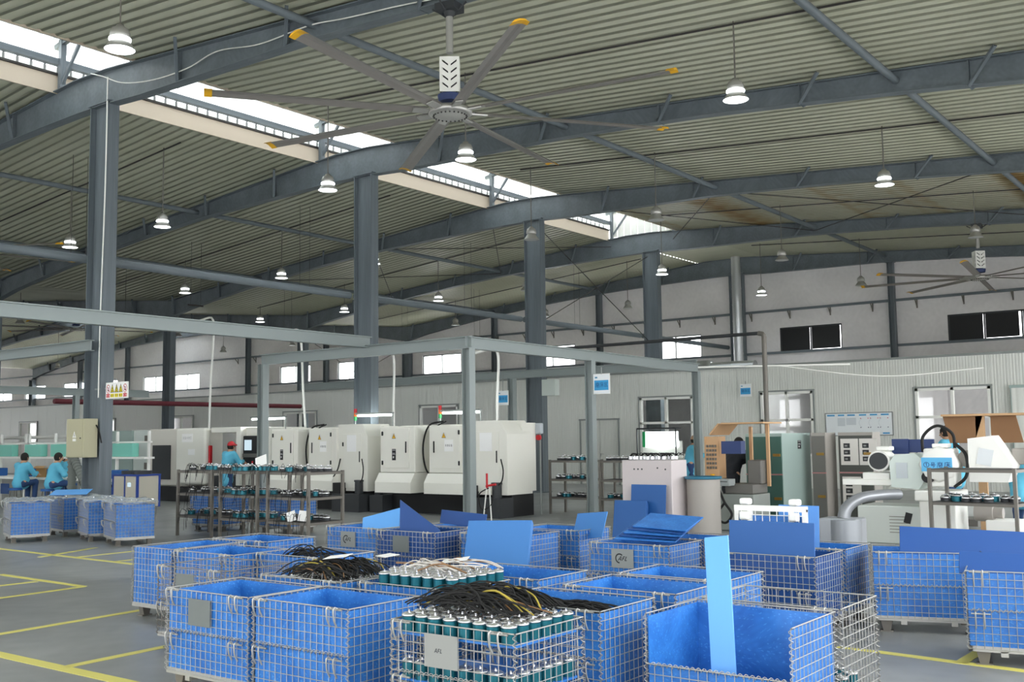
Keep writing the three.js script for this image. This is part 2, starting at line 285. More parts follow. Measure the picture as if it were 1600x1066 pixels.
// tie tubes along the hall and thin cross bracing under the roof
{
  const tie = (x, y, z0, z1, r, name = 'tie_tube') => struct(tag(new MB().bar(V(x, y, z0), V(x, y, z1), r, 10).build(name, M.steel), 'grey steel tie tube running along the hall', null, 'tie tubes'));
  for (let i = 0; i < 4; i++) {
    tie(-19.75, 5.47, FZ[i] - 0.1, FZ[i + 1] + 0.1, 0.09);
    for (const x of [-12.9, -26.4, -5.6, -32.6]) tie(x, roofY(x) - 0.2, FZ[i], FZ[i + 1], 0.07);
    tie(XV + 0.1, 6.6, FZ[i], FZ[i + 1], 0.08);
  }
  tie(-19.75, 5.47, ZNEAR, FZ[0], 0.09); tie(-12.9, roofY(-12.9) - 0.2, ZNEAR, FZ[0], 0.07); tie(-26.4, roofY(-26.4) - 0.2, ZNEAR, FZ[0], 0.07);
  const rod = (a, b) => struct(tag(new MB().bar(a, b, 0.014, 5).build('brace_rod', M.darkIron), 'thin dark steel brace rod under the roof', null, 'roof brace rods'));
  const R = (x, i) => V(x, roofY(x) - 0.3, FZ[i]);
  rod(R(-5.6, 2), R(-12.9, 3)); rod(R(-12.9, 2), R(-5.6, 3)); rod(R(-12.9, 2), R(-18.3, 3)); rod(R(-18.3, 2), R(-12.9, 3)); rod(R(-21, 2), R(-26.4, 3)); rod(R(-26.4, 2), R(-21, 3)); rod(R(-26.4, 2), R(-32.6, 3)); rod(R(-32.6, 2), R(-26.4, 3));
  rod(V(-19.3, 8.5, FZ[2] - 0.2), V(-19.3, 5.2, FZ[3] + 0.2)); rod(V(-19.3, 5.3, FZ[2] - 0.2), V(-19.3, 8.4, FZ[3] + 0.2));
  rod(V(XV, 6.8, FZ[3]), V(XV, 3.2, FZ[4])); rod(V(XV, 3.4, FZ[3]), V(XV, 6.8, FZ[4]));
}
// ridge monitor: fascia, grille, gutter beam, posts and a translucent sheet roof
{
  const z0 = ZNEAR, z1 = FZ[3], L = z0 - z1, zc = (z0 + z1) / 2;
  const t = new THREE.Group(); t.name = 'roof_monitor'; scene.add(t); tag(t, 'ridge vent monitor with a bright translucent sheet roof', 'roof vent'); 
  for (const [x, s] of [[-21.1, 1], [-18.1, -1]]) {
    new MB().box(0.03, 0.4, L, x, 9.45, zc).build('fascia', M.fascia, t);
    new MB().box(0.16, 0.14, L, x + 0.05 * s, 9.93, zc).build('gutter_beam', M.steel, t);
    new MB().box(0.1, 0.05, L, x + 0.02 * s, 9.67, zc).build('sill_rail', M.darkIron, t);
    const gr = new MB(); for (let z = z0; z > z1; z -= 0.3) gr.box(0.02, 0.2, 0.05, x - 0.05 * s, 9.77, z); gr.build('grille', M.grille, t);
    new MB().box(0.02, 0.17, L, x - 0.09 * s, 9.77, zc).build('grille_sheet', M.sheet, t);
  }
  for (const [xa, xb] of [[-21.5, -19.6], [-17.7, -19.6]]) { // ribbed translucent sheets
    const mb = new MB(), ya = 10.32, yb = 10.7;
    for (let z = z0; z > z1; z -= 1.0) { const m = new MB().beam(V(xa, ya, z - 0.5), V(xb, yb, z - 0.5), 0.985, 0.008); for (let r = 0; r < 3; r++) m.beam(V(xa, ya + 0.02, z - 0.18 - r * 0.33), V(xb, yb + 0.02, z - 0.18 - r * 0.33), 0.05, 0.035); m.build('translucent_sheet', M.sheet, t); }
  }
  for (const x of [-20.6, -19.6, -18.6]) new MB().box(0.07, 0.1, L, x, 10.62 - Math.abs(x + 19.6) * 0.2 - 0.08, zc).build('monitor_purlin', M.darkIron, t);
  FZ.slice(0, 4).concat([ZNEAR - 1, -4.2]).forEach((z) => {
    for (const [x, s] of [[-20.95, 1], [-18.25, -1]]) {
      new MB().box(0.12, 1.25, 0.12, x, 9.9, z).build('monitor_post', M.steel, t);
      new MB().beam(V(x, 9.4, z), V(x + 0.9 * s, 10.45, z), 0.06, 0.06).build('monitor_brace', M.steel, t);
    }
    new MB().beam(V(-21.2, 10.3, z), V(-19.6, 10.6, z), 0.1, 0.1).beam(V(-18, 10.3, z), V(-19.6, 10.6, z), 0.1, 0.1).build('monitor_rafter', M.steel, t);
  });
  const e = new MB(); for (let x = -21; x < -18.1; x += 0.3) e.box(0.28, 0.95 + (1.5 - Math.abs(x + 19.6)) * 0.2, 0.03, x + 0.14, 9.85, z1 - 0.02); e.build('end_sheet', M.white, t);
}

// ---------- pendant lamps ----------
function lampProto(lit) {
  const t = new THREE.Group();
  new MB().bar(V(0, 0.34, 0), V(0, 1, 0), 0.012, 6).build('hanging_rod', M.iron, t);
  new MB().lathe([[0.0, 0.36], [0.05, 0.36], [0.06, 0.33], [0.11, 0.3], [0.135, 0.24], [0.14, 0.17], [0.1, 0.15], [0, 0.15]], 20, 0, 0, 0).build('lamp_body', M.zinc, t);
  new MB().lathe([[0.1, 0.16], [0.13, 0.12], [0.19, 0.03], [0.212, 0.0], [0.204, 0.0], [0.13, 0.1], [0.1, 0.14]], 28, 0, 0, 0).build('reflector', M.zinc, t);
  new MB().lathe([[0, 0.012], [0.2, 0.012], [0.2, 0.004], [0, 0.004]], 28, 0, 0, 0).build('diffuser', lit ? M.lampGlow : M.glassDim, t);
  if (lit) { new MB().lathe([[0.142, 0.165], [0.15, 0.16], [0.15, 0.135], [0.142, 0.13]], 20, 0, 0, 0).build('light_ring', M.lampGlow, t); }
  return t;
}
M.glassDim = S(0xb8bab8, 0.4);
const lampLit = lampProto(true), lampOff = lampProto(false);
function lamp(x, z, lit, y = 7.12) {
  const o = (lit ? lampLit : lampOff).clone(); o.name = numbered('pendant_lamp'); scene.add(o); o.position.set(x, y, z);
  const top = (x > XV ? Math.min(roofY(x), 9.3) : roofY(x)) + 0.01 - y, rod = o.children[0]; rod.scale.y = (top - 0.34) / 0.66; rod.position.y = 0.34 - 0.34 * rod.scale.y;
  tag(o, lit ? 'lit high bay pendant lamp hanging on a rod from the roof' : 'unlit high bay pendant lamp hanging on a rod from the roof', 'pendant lamp', lit ? 'lit high bay lamps' : 'unlit high bay lamps');
  if (lit) { const p = new THREE.SpotLight(0xf2f9ff, LAMP_CD, 0, 1.35, 0.35, 2); p.position.set(0, -0.02, 0); p.target.position.set(0, -3, 0); o.add(p, p.target); p.castShadow = true; p.shadow.radius = 8; }
}
const bayZ = [-7.94, -15.43, -22.95, -30.9, -38.2];
const litMap = { '-7.05': [1, 1, 1, 0, 0], '-12.75': [1, 1, 0, 0, 0], '-16.65': [1, 1, 0, 1, 1], '-22.7': [1, 1, 1, 0, 0], '-27': [1, 1, 1, 1, 0], '-32.3': [1, 1, 1, 1, 0], '-37.8': [1, 1, 0, 1, 0], '-1.6': [1, 1, 1, 1, 1] };
for (const k of Object.keys(litMap)) bayZ.forEach((z, i) => { if (k === '-16.65' && i === 3) return lamp(-17.0, -30.9, true); lamp(+k, z, !!litMap[k][i]); });
for (const x of [-1.6, -7.05, -12.75, -16.65, -22.7]) lamp(x, -0.5, true);
for (const x of [-44, -50, -55, -62, -68]) for (const z of [-22.95, -30.9, -38.2]) lamp(x, z, false, 6.9);
{ // conduits the lamps are wired along, one for each row on each slope
  for (const z of bayZ.concat([-0.5])) for (const [a, b, k] of [[XR, -17, 0], [-22, -38, 1]]) struct(tag(new MB().beam(V(a, roofY(a) - 0.05, z), V(b, roofY(b) - 0.05, z), 0.03, 0.03).build('lamp_conduit', M.darkIron), 'thin dark conduit feeding a row of pendant lamps', null, 'lamp conduits'));
  for (const z of bayZ.slice(1)) for (const x of [-30, -24.5, -34.5]) { struct(tag(new MB().box(0.05, 0.05, 0.6, x, 6.35, z + 1.2).bar(V(x, 6.35, z + 1.0), V(x, roofY(x), z + 1.0), 0.006, 4).bar(V(x, 6.35, z + 1.4), V(x, roofY(x), z + 1.4), 0.006, 4).build('hanging_cable_tray', M.darkIron), 'short dark tray hung on two thin rods', null, 'hung trays')); }
}
// white cable clipped along the first rafter and down its column
struct(tag(new MB().tube([[690, -4], [620, 10], [540, 28.5], [486, 39], [405, 69], [337, 81], [294, 106], [236, 125.5], [189, 129], [162, 120], [142, 115]].map(([x, y]) => { const p = onZ(x, y, FZ[0] + 0.14); return p; }), 0.012, 80, 5).tube([V(-18.93, 9.1, FZ[0] + 0.15), V(-18.93, 7, FZ[0] + 0.15), V(-19.0, 4, FZ[0] + 0.15), V(-19.0, 2.6, FZ[0] + 0.15)], 0.016, 16, 5).build('power_cable', M.white), 'white cable sagging along the rafter and down the column', 'cable'));

// ---------- big ceiling fans ----------
function fanProto() {
  const t = new THREE.Group();
  new MB().cyl(0.055, 0.055, 1.0, 0, 1.5, 0, 14).build('drop_tube', M.zinc, t);
  const mt = new MB(); mt.box(0.34, 0.12, 0.3, 0, 2.02, 0).cyl(0.1, 0.06, 0.1, 0, 1.93, 0, 12); for (const [dx, dz] of [[0.3, 0], [-0.3, 0], [0, 0.3], [0, -0.3]]) mt.bar(V(dx * 0.4, 1.95, dz * 0.4), V(dx, 2.06, dz), 0.015, 5); mt.build('ceiling_mount', M.charcoal, t);
  const cage = new MB(); // four slotted plates around the motor
  for (let k = 0; k < 4; k++) {
    const a = k * Math.PI / 2 + 0.5, sh = new THREE.Shape([[-0.14, 0], [0.14, 0], [0.14, 0.54], [-0.14, 0.54]].map((p) => new THREE.Vector2(p[0], p[1])));
    for (let i = 0; i < 4; i++) for (const s of [-1, 1]) { const y = 0.05 + i * 0.115, h = new THREE.Path([[s * 0.02, y], [s * 0.11, y + 0.07], [s * 0.11, y + 0.1], [s * 0.02, y + 0.03]].map((p) => new THREE.Vector2(p[0], p[1]))); sh.holes.push(h); }
    cage.at(new THREE.ExtrudeGeometry(sh, { depth: 0.008, bevelEnabled: false }), Math.sin(a) * 0.14, 0.36, Math.cos(a) * 0.14, 0, a, 0);
  }
  cage.build('motor_cage', M.white, t);
  new MB().cyl(0.1, 0.11, 0.55, 0, 0.64, 0, 16).build('motor', M.charcoal, t);
  new MB().cyl(0.19, 0.17, 0.1, 0, 0.29, 0, 20).build('gearbox', M.navy, t);
  const hub = new MB().lathe([[0, 0.16], [0.3, 0.14], [0.33, 0.1], [0.33, 0.06], [0.3, 0.03], [0, 0.02]], 32, 0, 0, 0).build('hub', M.zinc, t);
  const rg = new MB(); for (let k = 0; k < 24; k++) { const a = k * Math.PI / 12; rg.cyl(0.012, 0.012, 0.02, Math.cos(a) * 0.25, 0.02, Math.sin(a) * 0.25, 6); } rg.build('bolt_ring', M.darkIron, hub);
  for (let k = 0; k < 8; k++) {
    const b = new THREE.Group(); b.name = 'fan_blade'; b.rotation.y = k * Math.PI / 4; t.add(b);
    const sh = [[-0.1, 0.0], [-0.06, 0.022], [0.0, 0.03], [0.06, 0.022], [0.11, -0.012], [0.06, 0.008], [0, 0.014], [-0.05, 0.006]];
    const g = new THREE.ExtrudeGeometry(new THREE.Shape(sh.map((p) => new THREE.Vector2(p[0], p[1]))), { depth: 3.08, bevelEnabled: false }); // along +z, tilted
    new MB().at(g, 0, 0.09, 0.36, 0, 0, 0.22).build('blade', M.bladeGrey, b);
    new MB().at(new THREE.ExtrudeGeometry(new THREE.Shape(sh.map((p) => new THREE.Vector2(p[0] * 1.08, p[1] * 1.4))), { depth: 0.11, bevelEnabled: false }), 0, 0.088, 3.44, 0, 0, 0.22).build('blade_tip', M.yellowTip, b);
    new MB().box(0.12, 0.02, 0.3, 0, 0.08, 0.42, 0, 0, 0.22).build('blade_clamp', M.zinc, b);
  }
  return t;
}
M.bladeGrey = S(0x8d8883, 0.4, 0.3);
const fan0 = fanProto();
function fan(x, y, z, turn, label) { const o = fan0.clone(); o.name = numbered('ceiling_fan'); scene.add(o); o.position.set(x, y, z); o.rotation.y = turn; const by = roofY(x) - 0.42 - y; o.children[0].scale.y = (by - 0.95) ; o.children[0].position.y = 1.0 - 1.0 * o.children[0].scale.y + (0); o.children[1].position.y = by - 2.06; tag(o, label, 'fan', 'large eight blade ceiling fans'); return o; }
const yaw = (dx, dz) => Math.atan2(dx, dz);
fan(-9.95, 6.5, FZ[0], yaw(0.54, 3.42), 'large eight blade ceiling fan with yellow tips under the first rafter');
fan(-7.75, 6.35, FZ[3], yaw(-3.44, 0.39), 'large eight blade ceiling fan in front of the white end wall');
fan(-27.1, 6.5, FZ[0], yaw(2.95, -1.8), 'ceiling fan with one blade reaching past the ridge column');
fan(-46, 7.0, FZ[2], yaw(3, -1.5), 'distant ceiling fan hidden behind the ridge column');

// ---------- steel gantry frames over the machines ----------
function cbeam(name, a, b, label, group, parent) { // channel beam with a light lower flange
  const t = thing(name, label, 'beam', [0, 0, 0], 0, group);
  const d = b.clone().sub(a).normalize(), s = V(0, 1, 0).cross(d).normalize();
  const o = (v, dx, dy) => v.clone().add(s.clone().multiplyScalar(dx)).add(V(0, dy, 0));
  new MB().beam(a, b, 0.02, 0.2).build('web', M.gantry, t);
  new MB().beam(o(a, 0, 0.1), o(b, 0, 0.1), 0.14, 0.018).build('upper_flange', M.gantry, t);
  new MB().beam(o(a, 0, -0.1), o(b, 0, -0.1), 0.14, 0.018).build('lower_flange', M.gantry, t);
  return t;
}
function post(x, z, h, label, w = 0.16) {
  const t = thing('gantry_post', label, 'post', [x, 0, z]);
  new MB().box(w, h, 0.014, 0, h / 2, 0).build('web', M.gantry, t); new MB().box(0.014, h, w, w / 2, h / 2, 0).build('flange', M.gantry, t); new MB().box(0.014, h, w, -w / 2, h / 2, 0).build('flange', M.gantry, t);
  new MB().box(0.3, 0.02, 0.3, 0, 0.01, 0).build('foot_plate', M.gantry, t);
  return t;
}
const GH = 3.4;
cbeam('gantry_beam', V(-17.4, GH, -14.28), V(-11.7, GH, -14.28), 'grey channel beam between the two front gantry posts');
cbeam('gantry_beam', V(-11.78, GH, -14.2), V(-12.2, GH, -23.9), 'grey channel beam over the row of three gantry posts');
cbeam('gantry_beam', V(-14.3, GH + 0.17, ZNEAR - 1), V(-14.3, GH + 0.17, -14.35), 'long grey channel beam passing in front of the first column');
cbeam('gantry_beam', V(-27, GH + 0.1, -23.84), V(-12.2, GH + 0.1, -23.84), 'green grey channel beam behind the machines');
cbeam('gantry_beam', V(-23.5, 3.62, -11.3), V(-18.9, 3.62, -11.3), 'channel beam bracketed to the first column');
cbeam('gantry_beam', V(-28.5, 3.2, -9), V(-28.5, 3.2, -19), 'channel beam over the assembly benches');
post(-11.78, -14.28, GH - 0.1, 'gantry post in front of the lathe with the hose trolley'); post(-11.95, -18.5, GH - 0.1, 'gantry post beside the shelf rack of silver motors'); post(-12.2, -23.8, GH - 0.1, 'gantry post beside the worker at the wooden machine cover'); post(-17.3, -14.24, GH - 0.1, 'gantry post in front of the lathe control panel');
{ const p = onZ(800, 600, -23.84); post(p.x, -23.84, GH, 'gantry post by the small blue hanging sign', 0.18); post(-28.5, -16.6, 3.1, 'white post standing among the assembly benches', 0.14); }
{ // bent pipe frame by the wooden cover
  const t = thing('pipe_gantry', 'bent grey pipe frame standing behind the green cabinet', 'frame', [-10.7, 0, -24.6]);
  new MB().bar(V(0, 0, 0), V(0, 4.15, 0), 0.06, 10).tube([V(0, 4.1, 0), V(-0.02, 4.2, 0), V(-0.15, 4.24, 0)], 0.06, 6, 8).build('upright', M.iron, t);
  new MB().bar(V(-0.1, 4.24, 0), V(-7, 4.22, 0), 0.045, 8).build('cross_pipe', M.charcoal, t);
  const w = tag(new MB().bar(V(-12.2, 3.42, -23.9), V(-9.4, 3.5, -27), 0.025, 6).tube([V(-10.7, 3.45, -25.2), V(-8.6, 3.15, -27), V(-6.6, 3.35, -29)], 0.012, 16, 5).build('overhead_wire', M.white), 'white wire slung from the gantry to the partition', 'cable');
}
// white drop pipes for air and power
for (const [x0, y0, x1, y1, lab] of [[333, 496, 325, 715, 'white drop pipe bent over the long beam'], [468, 515, 480, 715, 'white drop pipe behind the gantry post by the control panel'], [614, 550, 616, 715, 'white drop pipe above the machine light'], [777, 545, 777, 715, 'thin white drop pipe carrying a small blue sign']]) {
  const zz = -20.3, a = onZ(x0, y0, zz), b = onZ(x1, y1, zz);
  const t = struct(thing('drop_pipe', lab, 'pipe', [b.x, 0, zz]));
  new MB().tube([V(a.x - b.x - 0.7, a.y - 0.06, 0), V(a.x - b.x - 0.12, a.y, 0), V(a.x - b.x, a.y - 0.08, 0), V((a.x - b.x) / 2, (a.y + b.y) / 2, 0), V(0, b.y, 0)], 0.035, 40, 7).build('pipe', M.white, t);
}
{ // white pipe rail above the benches, the trunking under it
  const zr = -20.3, a = onZ(-30, 668, zr), b = onZ(333, 664, zr);
  tag(new MB().bar(V(a.x, 1.95, zr), V(b.x, 1.95, zr), 0.06, 10).bar(V(a.x, 1.75, zr), V(b.x - 2, 1.75, zr), 0.03, 8).build('pipe_rail', M.white), 'long white pipe rail above the benches and the open lathe', 'pipe');
  const u = onX(0, 640, -44), v = onX(318, 622, -44);
  struct(tag(new MB().bar(V(-34, 3.15, -19), V(-34, 3.15, -30), 0.09, 8).build('red_pipe', S(0x6e2a34, 0.6)), 'dark red pipe running above the far partition', 'pipe'));
}
// ducts on the office roof
{
  const duct = (pts, r, label) => { const t = struct(thing('air_duct', label, 'duct')); const mb = new MB(); for (let i = 0; i < pts.length - 1; i++) { mb.bar(pts[i], pts[i + 1], r, 18); const d = pts[i + 1].clone().sub(pts[i]), n = Math.floor(d.length() / 0.6); for (let k = 1; k < n; k++) { const c = pts[i].clone().add(d.clone().multiplyScalar(k / n)), u = d.clone().normalize().multiplyScalar(0.02); mb.bar(c.clone().sub(u), c.clone().add(u), r * 1.05, 18); } if (i) mb.at(new THREE.SphereGeometry(r * 1.02, 14, 10), pts[i].x, pts[i].y, pts[i].z); } mb.build('duct', M.chrome2, t); return t; };
  M.chrome2 = S(0xc9cccd, 0.3, 0.75);
  duct([V(-18.3, 4.35, -39.5), V(-18.3, 9.0, -39.5)], 0.19, 'tall silver duct rising up the end wall');
  const a = onZ(945, 553, -37), b = onZ(1106, 545, -37); duct([V(a.x, 4.35, -37), V(b.x, 4.35, -37), V(b.x, 3.95, -36.6)], 0.26, 'long silver duct lying on the office roof with a bend');
  const c = onZ(1112, 568, -36), d = onZ(1180, 563, -36); duct([V(c.x, 4.2, -36), V(d.x, 4.2, -36)], 0.24, 'short silver duct on the office roof below the tall one');
}

// ---------- printed plates ----------
const GLY = {
  hao: [[[3, 1], [7, 1], [7, 3.5], [3, 3.5], [3, 1]], [[1, 5], [9, 5]], [[3.5, 5], [3, 6.5], [7, 6.5], [6.5, 9], [5, 9.3]]],
  mo: [[[5, 0], [5, 1]], [[1.5, 1], [9, 1]], [[1.5, 1], [1.2, 6], [0.3, 9.5]], [[2.5, 2.8], [5, 2.8]], [[3.7, 1.8], [3.7, 5]], [[3.7, 3], [2.5, 4.6]], [[5.8, 2.8], [9, 2.8]], [[7.3, 1.8], [7.3, 5]], [[7.3, 3], [6, 4.6]], [[7.3, 3], [8.8, 4.6]], [[2.5, 5.8], [9, 5.8]], [[5, 5.8], [2.5, 8.5]], [[4.5, 7], [8, 7], [8, 9.3], [4.5, 9.3], [4.5, 7]]],
  chuang: [[[5, 0], [5, 1]], [[1.5, 1], [9, 1]], [[1.5, 1], [1.2, 6], [0.3, 9.5]], [[3, 4], [9, 4]], [[6, 2.2], [6, 9.5]], [[6, 4.2], [3, 8]], [[6, 4.2], [9.2, 8]]],
  qu: [[[9, 1], [1.5, 1], [1.5, 9], [9.3, 9]], [[7, 2.5], [3.5, 7.5]], [[3.5, 3], [7.5, 7.5]]],
  guan: [[[3, 0.5], [4, 2]], [[7, 0.5], [6, 2]], [[2, 3], [8, 3]], [[1, 5.2], [9, 5.2]], [[5, 3], [5, 5.5], [1.5, 9.3]], [[5, 5.5], [8.8, 9.3]]],
  jian: [[[2, 0.5], [1, 2.5]], [[1.5, 1.8], [3.8, 1.8]], [[1, 4], [3.8, 4]], [[2.4, 1.8], [2.4, 9], [4, 8]], [[5, 2], [9, 2], [9, 5]], [[4.8, 3.5], [9.5, 3.5]], [[5, 5], [9, 5]], [[7, 1], [7, 8]], [[5, 6.5], [9, 6.5]], [[4.5, 9], [9.5, 9.3]]],
  she: [[[1.5, 1], [2.5, 2]], [[0.5, 4], [2.5, 4], [2.5, 8.5], [3.5, 7.5]], [[5, 1], [4.8, 3], [4, 4]], [[5, 1], [8, 1], [8, 3.5], [9.3, 3.5]], [[4.5, 5], [8.3, 5], [4, 9.5]], [[5, 5.5], [9, 9.5]]],
  bei: [[[4, 0.3], [1.5, 3]], [[3.5, 1.5], [7.5, 1.5], [2, 5]], [[4, 2.5], [8.5, 5]], [[2.5, 5.5], [7.8, 5.5], [7.8, 9.3], [2.5, 9.3], [2.5, 5.5]], [[5.1, 5.5], [5.1, 9.3]], [[2.5, 7.4], [7.8, 7.4]]],
};
function glyph(x, name, px, py, s, w) { x.lineWidth = w; x.lineCap = 'round'; for (const st of GLY[name]) { x.beginPath(); st.forEach(([a, b], i) => i ? x.lineTo(px + a * s / 10, py + b * s / 10) : x.moveTo(px + a * s / 10, py + b * s / 10)); x.stroke(); } }
const printMat = (w, h, draw, rough = 0.6) => S(0xffffff, rough, 0, { map: canvasTex(w, h, draw) });
const logoMat = printMat(256, 192, (x, w, h) => {
  x.fillStyle = '#8a8f8e'; x.fillRect(0, 0, w, h); x.strokeStyle = '#15181c'; x.lineWidth = 13; x.beginPath(); x.arc(96, 96, 44, 0.5 * Math.PI, 1.75 * Math.PI); x.stroke();
  x.fillStyle = '#15181c'; x.font = 'bold italic 62px sans-serif'; x.save(); x.transform(1, 0, -0.2, 1, 22, 0); x.fillText('AFL', 76, 118); x.restore();
});
const logoSmallMat = printMat(256, 192, (x, w, h) => { x.fillStyle = '#8f918d'; x.fillRect(0, 0, w, h); x.fillStyle = '#22252a'; x.font = 'bold italic 34px sans-serif'; x.fillText('AFL', 78, 106); });
const plateMat = S(0x747a78, 0.5, 0.3);
function flat(w, h, mat, name, parent, x, y, z, rx = 0, ry = 0, rz = 0) { const m = mesh(new THREE.BoxGeometry(w, h, 0.004), mat, name, parent); m.position.set(x, y, z); m.rotation.set(rx, ry, rz, 'YXZ'); return m; }

// ---------- wire mesh baskets ----------
const BL = 0.88, BD = 0.64, BT = 0.68, BB = 0.12, CELL = 0.055;
function wirePanel(w, y0, y1) { const mb = new MB(), n = Math.round(w / CELL), k = Math.round((y1 - y0) / CELL); for (let i = 0; i <= n; i++) { const x = -w / 2 + w * i / n; mb.bar(V(x, y0, 0), V(x, y1, 0), 0.0028, 4); } for (let j = 0; j <= k; j++) { const y = y0 + (y1 - y0) * j / k; mb.bar(V(-w / 2, y, 0.004), V(w / 2, y, 0.004), j === k ? 0.0045 : 0.0028, 4); } return mb.geo(); }
function coil(h) { const pts = [], n = Math.round(h / 0.035); for (let i = 0; i <= n * 6; i++) { const a = i * Math.PI / 3; pts.push(V(Math.cos(a) * 0.012, h * i / (n * 6), Math.sin(a) * 0.012)); } return new THREE.TubeGeometry(new THREE.CatmullRomCurve3(pts), n * 6, 0.003, 3); }
const BG = { long: wirePanel(BL, BB, BT), short: wirePanel(BD, BB, BT), coil: coil(BT - BB), coilX: coil(BL - 0.06).rotateZ(-Math.PI / 2).translate(-BL / 2 + 0.03, 0, 0) };
{ const mb = new MB(), f = new MB();
  for (const s of [-1, 1]) { mb.box(BL, 0.04, 0.03, 0, BB, s * (BD / 2 - 0.015)).box(0.03, 0.04, BD, s * (BL / 2 - 0.015), BB, 0); }
  for (let i = 1; i < 16; i++) mb.bar(V(-BL / 2 + BL * i / 16, BB, -BD / 2), V(-BL / 2 + BL * i / 16, BB, BD / 2), 0.003, 4);
  mb.box(0.05, 0.04, BD, -0.2, BB - 0.03, 0).box(0.05, 0.04, BD, 0.2, BB - 0.03, 0); BG.base = mb.geo();
  f.prism([[-0.05, BB - 0.02], [0.05, BB - 0.02], [0.03, 0.01], [-0.03, 0.01]], 0.07, 0, 0, -0.035).box(0.11, 0.012, 0.09, 0, 0.006, 0); BG.foot = f.geo();
  const l = new MB(); l.tube([V(0, 0.02, 0.02), V(0, 0.03, 0.05), V(0, -0.04, 0.05), V(0, -0.09, 0.025)], 0.006, 12, 5).tube([V(0.06, 0.02, 0.02), V(0.06, 0.03, 0.05), V(0.06, -0.04, 0.05), V(0.06, -0.09, 0.025)], 0.006, 12, 5).bar(V(-0.03, 0.015, 0.022), V(0.1, 0.015, 0.022), 0.006, 5); BG.latch = l.geo();
  BG.linerLong = new THREE.BoxGeometry(BL - 0.03, BT - BB - 0.03, 0.006).translate(0, (BT + BB) / 2, 0); BG.linerShort = new THREE.BoxGeometry(BD - 0.03, BT - BB - 0.03, 0.006).translate(0, (BT + BB) / 2, 0); BG.linerFloor = new THREE.BoxGeometry(BL - 0.03, 0.006, BD - 0.03);
  BG.linerLow = new THREE.BoxGeometry(BL - 0.03, 0.26, 0.006).translate(0, BB + 0.145, 0);
}
function part(geo, mat, name, parent, x = 0, y = 0, z = 0, ry = 0, rx = 0) { const m = mesh(geo, mat, name, parent); m.position.set(x, y, z); m.rotation.set(rx, ry, 0, 'YXZ'); return m; }
function basket(x, z, turn, o) {
  const t = thing('mesh_basket', o.label, 'basket', [x, o.y || 0, z], turn, o.group);
  part(BG.base, M.zinc, 'base_frame', t);
  for (const sx of [-1, 1]) for (const sz of [-1, 1]) part(BG.foot, M.iron, 'foot', t, sx * (BL / 2 - 0.1), 0, sz * (BD / 2 - 0.07));
  const mat = o.wire || M.zinc;
  const front = part(o.fold ? wirePanel(BL, BB, 0.4) : BG.long, mat, 'front_gate', t, 0, 0, BD / 2);
  part(BG.long, mat, 'mesh_panel', t, 0, 0, -BD / 2); part(BG.short, mat, 'mesh_panel', t, BL / 2, 0, 0, Math.PI / 2); part(BG.short, mat, 'mesh_panel', t, -BL / 2, 0, 0, Math.PI / 2);
  for (const sx of [-1, 1]) for (const sz of [-1, 1]) part(BG.coil, mat, 'corner_spring', t, sx * BL / 2, BB, sz * BD / 2);
  part(BG.coilX, mat, 'gate_spring', front, 0, 0.4, 0.004);
  for (const [lx, ly] of o.fold ? [] : [[-BL / 2 + 0.06, BT - 0.02], [BL / 2 - 0.13, BT - 0.02], [-BL / 2 + 0.06, 0.36], [BL / 2 - 0.13, 0.36]]) part(BG.latch, M.zinc, 'latch', front, lx, ly, 0);
  if (o.plate) { const m = o.plate === 'logo' ? logoMat : o.plate === 'small' ? logoSmallMat : plateMat; flat(0.24, 0.18, m, 'label_plate', front, -0.06, 0.54, 0.012); }
  if (o.liner !== false) {
    const b = o.blue || M.blue;
    part(o.fold ? BG.linerLow : BG.linerLong, b, 'liner_sheet', t, 0, 0, BD / 2 - 0.012); part(BG.linerLong, b, 'liner_sheet', t, 0, 0, -BD / 2 + 0.012); part(BG.linerShort, b, 'liner_sheet', t, BL / 2 - 0.012, 0, 0, Math.PI / 2); part(BG.linerShort, b, 'liner_sheet', t, -BL / 2 + 0.012, 0, 0, Math.PI / 2);
    part(BG.linerFloor, b, 'liner_floor', t, 0, BB + 0.03, 0);
  }
  return t;
}
const bk = (flx, flz, o) => basket(flx + BL / 2, flz - BD / 2, 0, o);
basket(-9.05, -6.54, Math.PI / 2, { label: 'blue lined mesh basket at the outer end of the empty row' });
bk(-9.37, -7.06, { label: 'blue lined mesh basket in front of the motor racks' });
bk(-8.65, -6.08, { label: 'empty blue lined mesh basket next to the end basket' });
const bCab1 = bk(-7.76, -6.33, { label: 'blue lined mesh basket with a few loose black cables inside' });
bk(-7.75, -5.29, { label: 'unlined bare mesh basket with motors on its floor', liner: false, plate: 'blank', wire: S(0x8e8a84, 0.45, 0.5) });
const bMot1 = bk(-6.5, -5.35, { label: 'mesh basket filled with motors under cables and white papers' });
bk(-6.48, -4.5, { label: 'empty blue lined mesh basket with a blank grey plate', plate: 'blank' });
bk(-5.57, -4.52, { label: 'empty blue lined mesh basket beside the basket heaped with motors' });
const bMot2 = bk(-4.24, -4.43, { label: 'bare mesh basket packed with layers of teal motors, small logo plate', liner: false, plate: 'small' });
const bCab2 = bk(-4.25, -5.27, { label: 'blue lined mesh basket holding a coil of black cables' });
const bMot3 = bk(-5.55, -5.46, { label: 'blue lined mesh basket with a full tray of teal motors' });
bk(-5.36, -6.2, { label: 'empty blue lined mesh basket behind the tray of motors' });
bk(-4.2, -6.1, { label: 'empty blue lined mesh basket behind the coil of cables' });
bk(-4.2, -6.82, { label: 'blue lined mesh basket with gate latches behind the empty pair' , plate: 'blank'});
const bFold = bk(-3.12, -5.36, { label: 'blue lined mesh basket with its front gate folded down', fold: true });
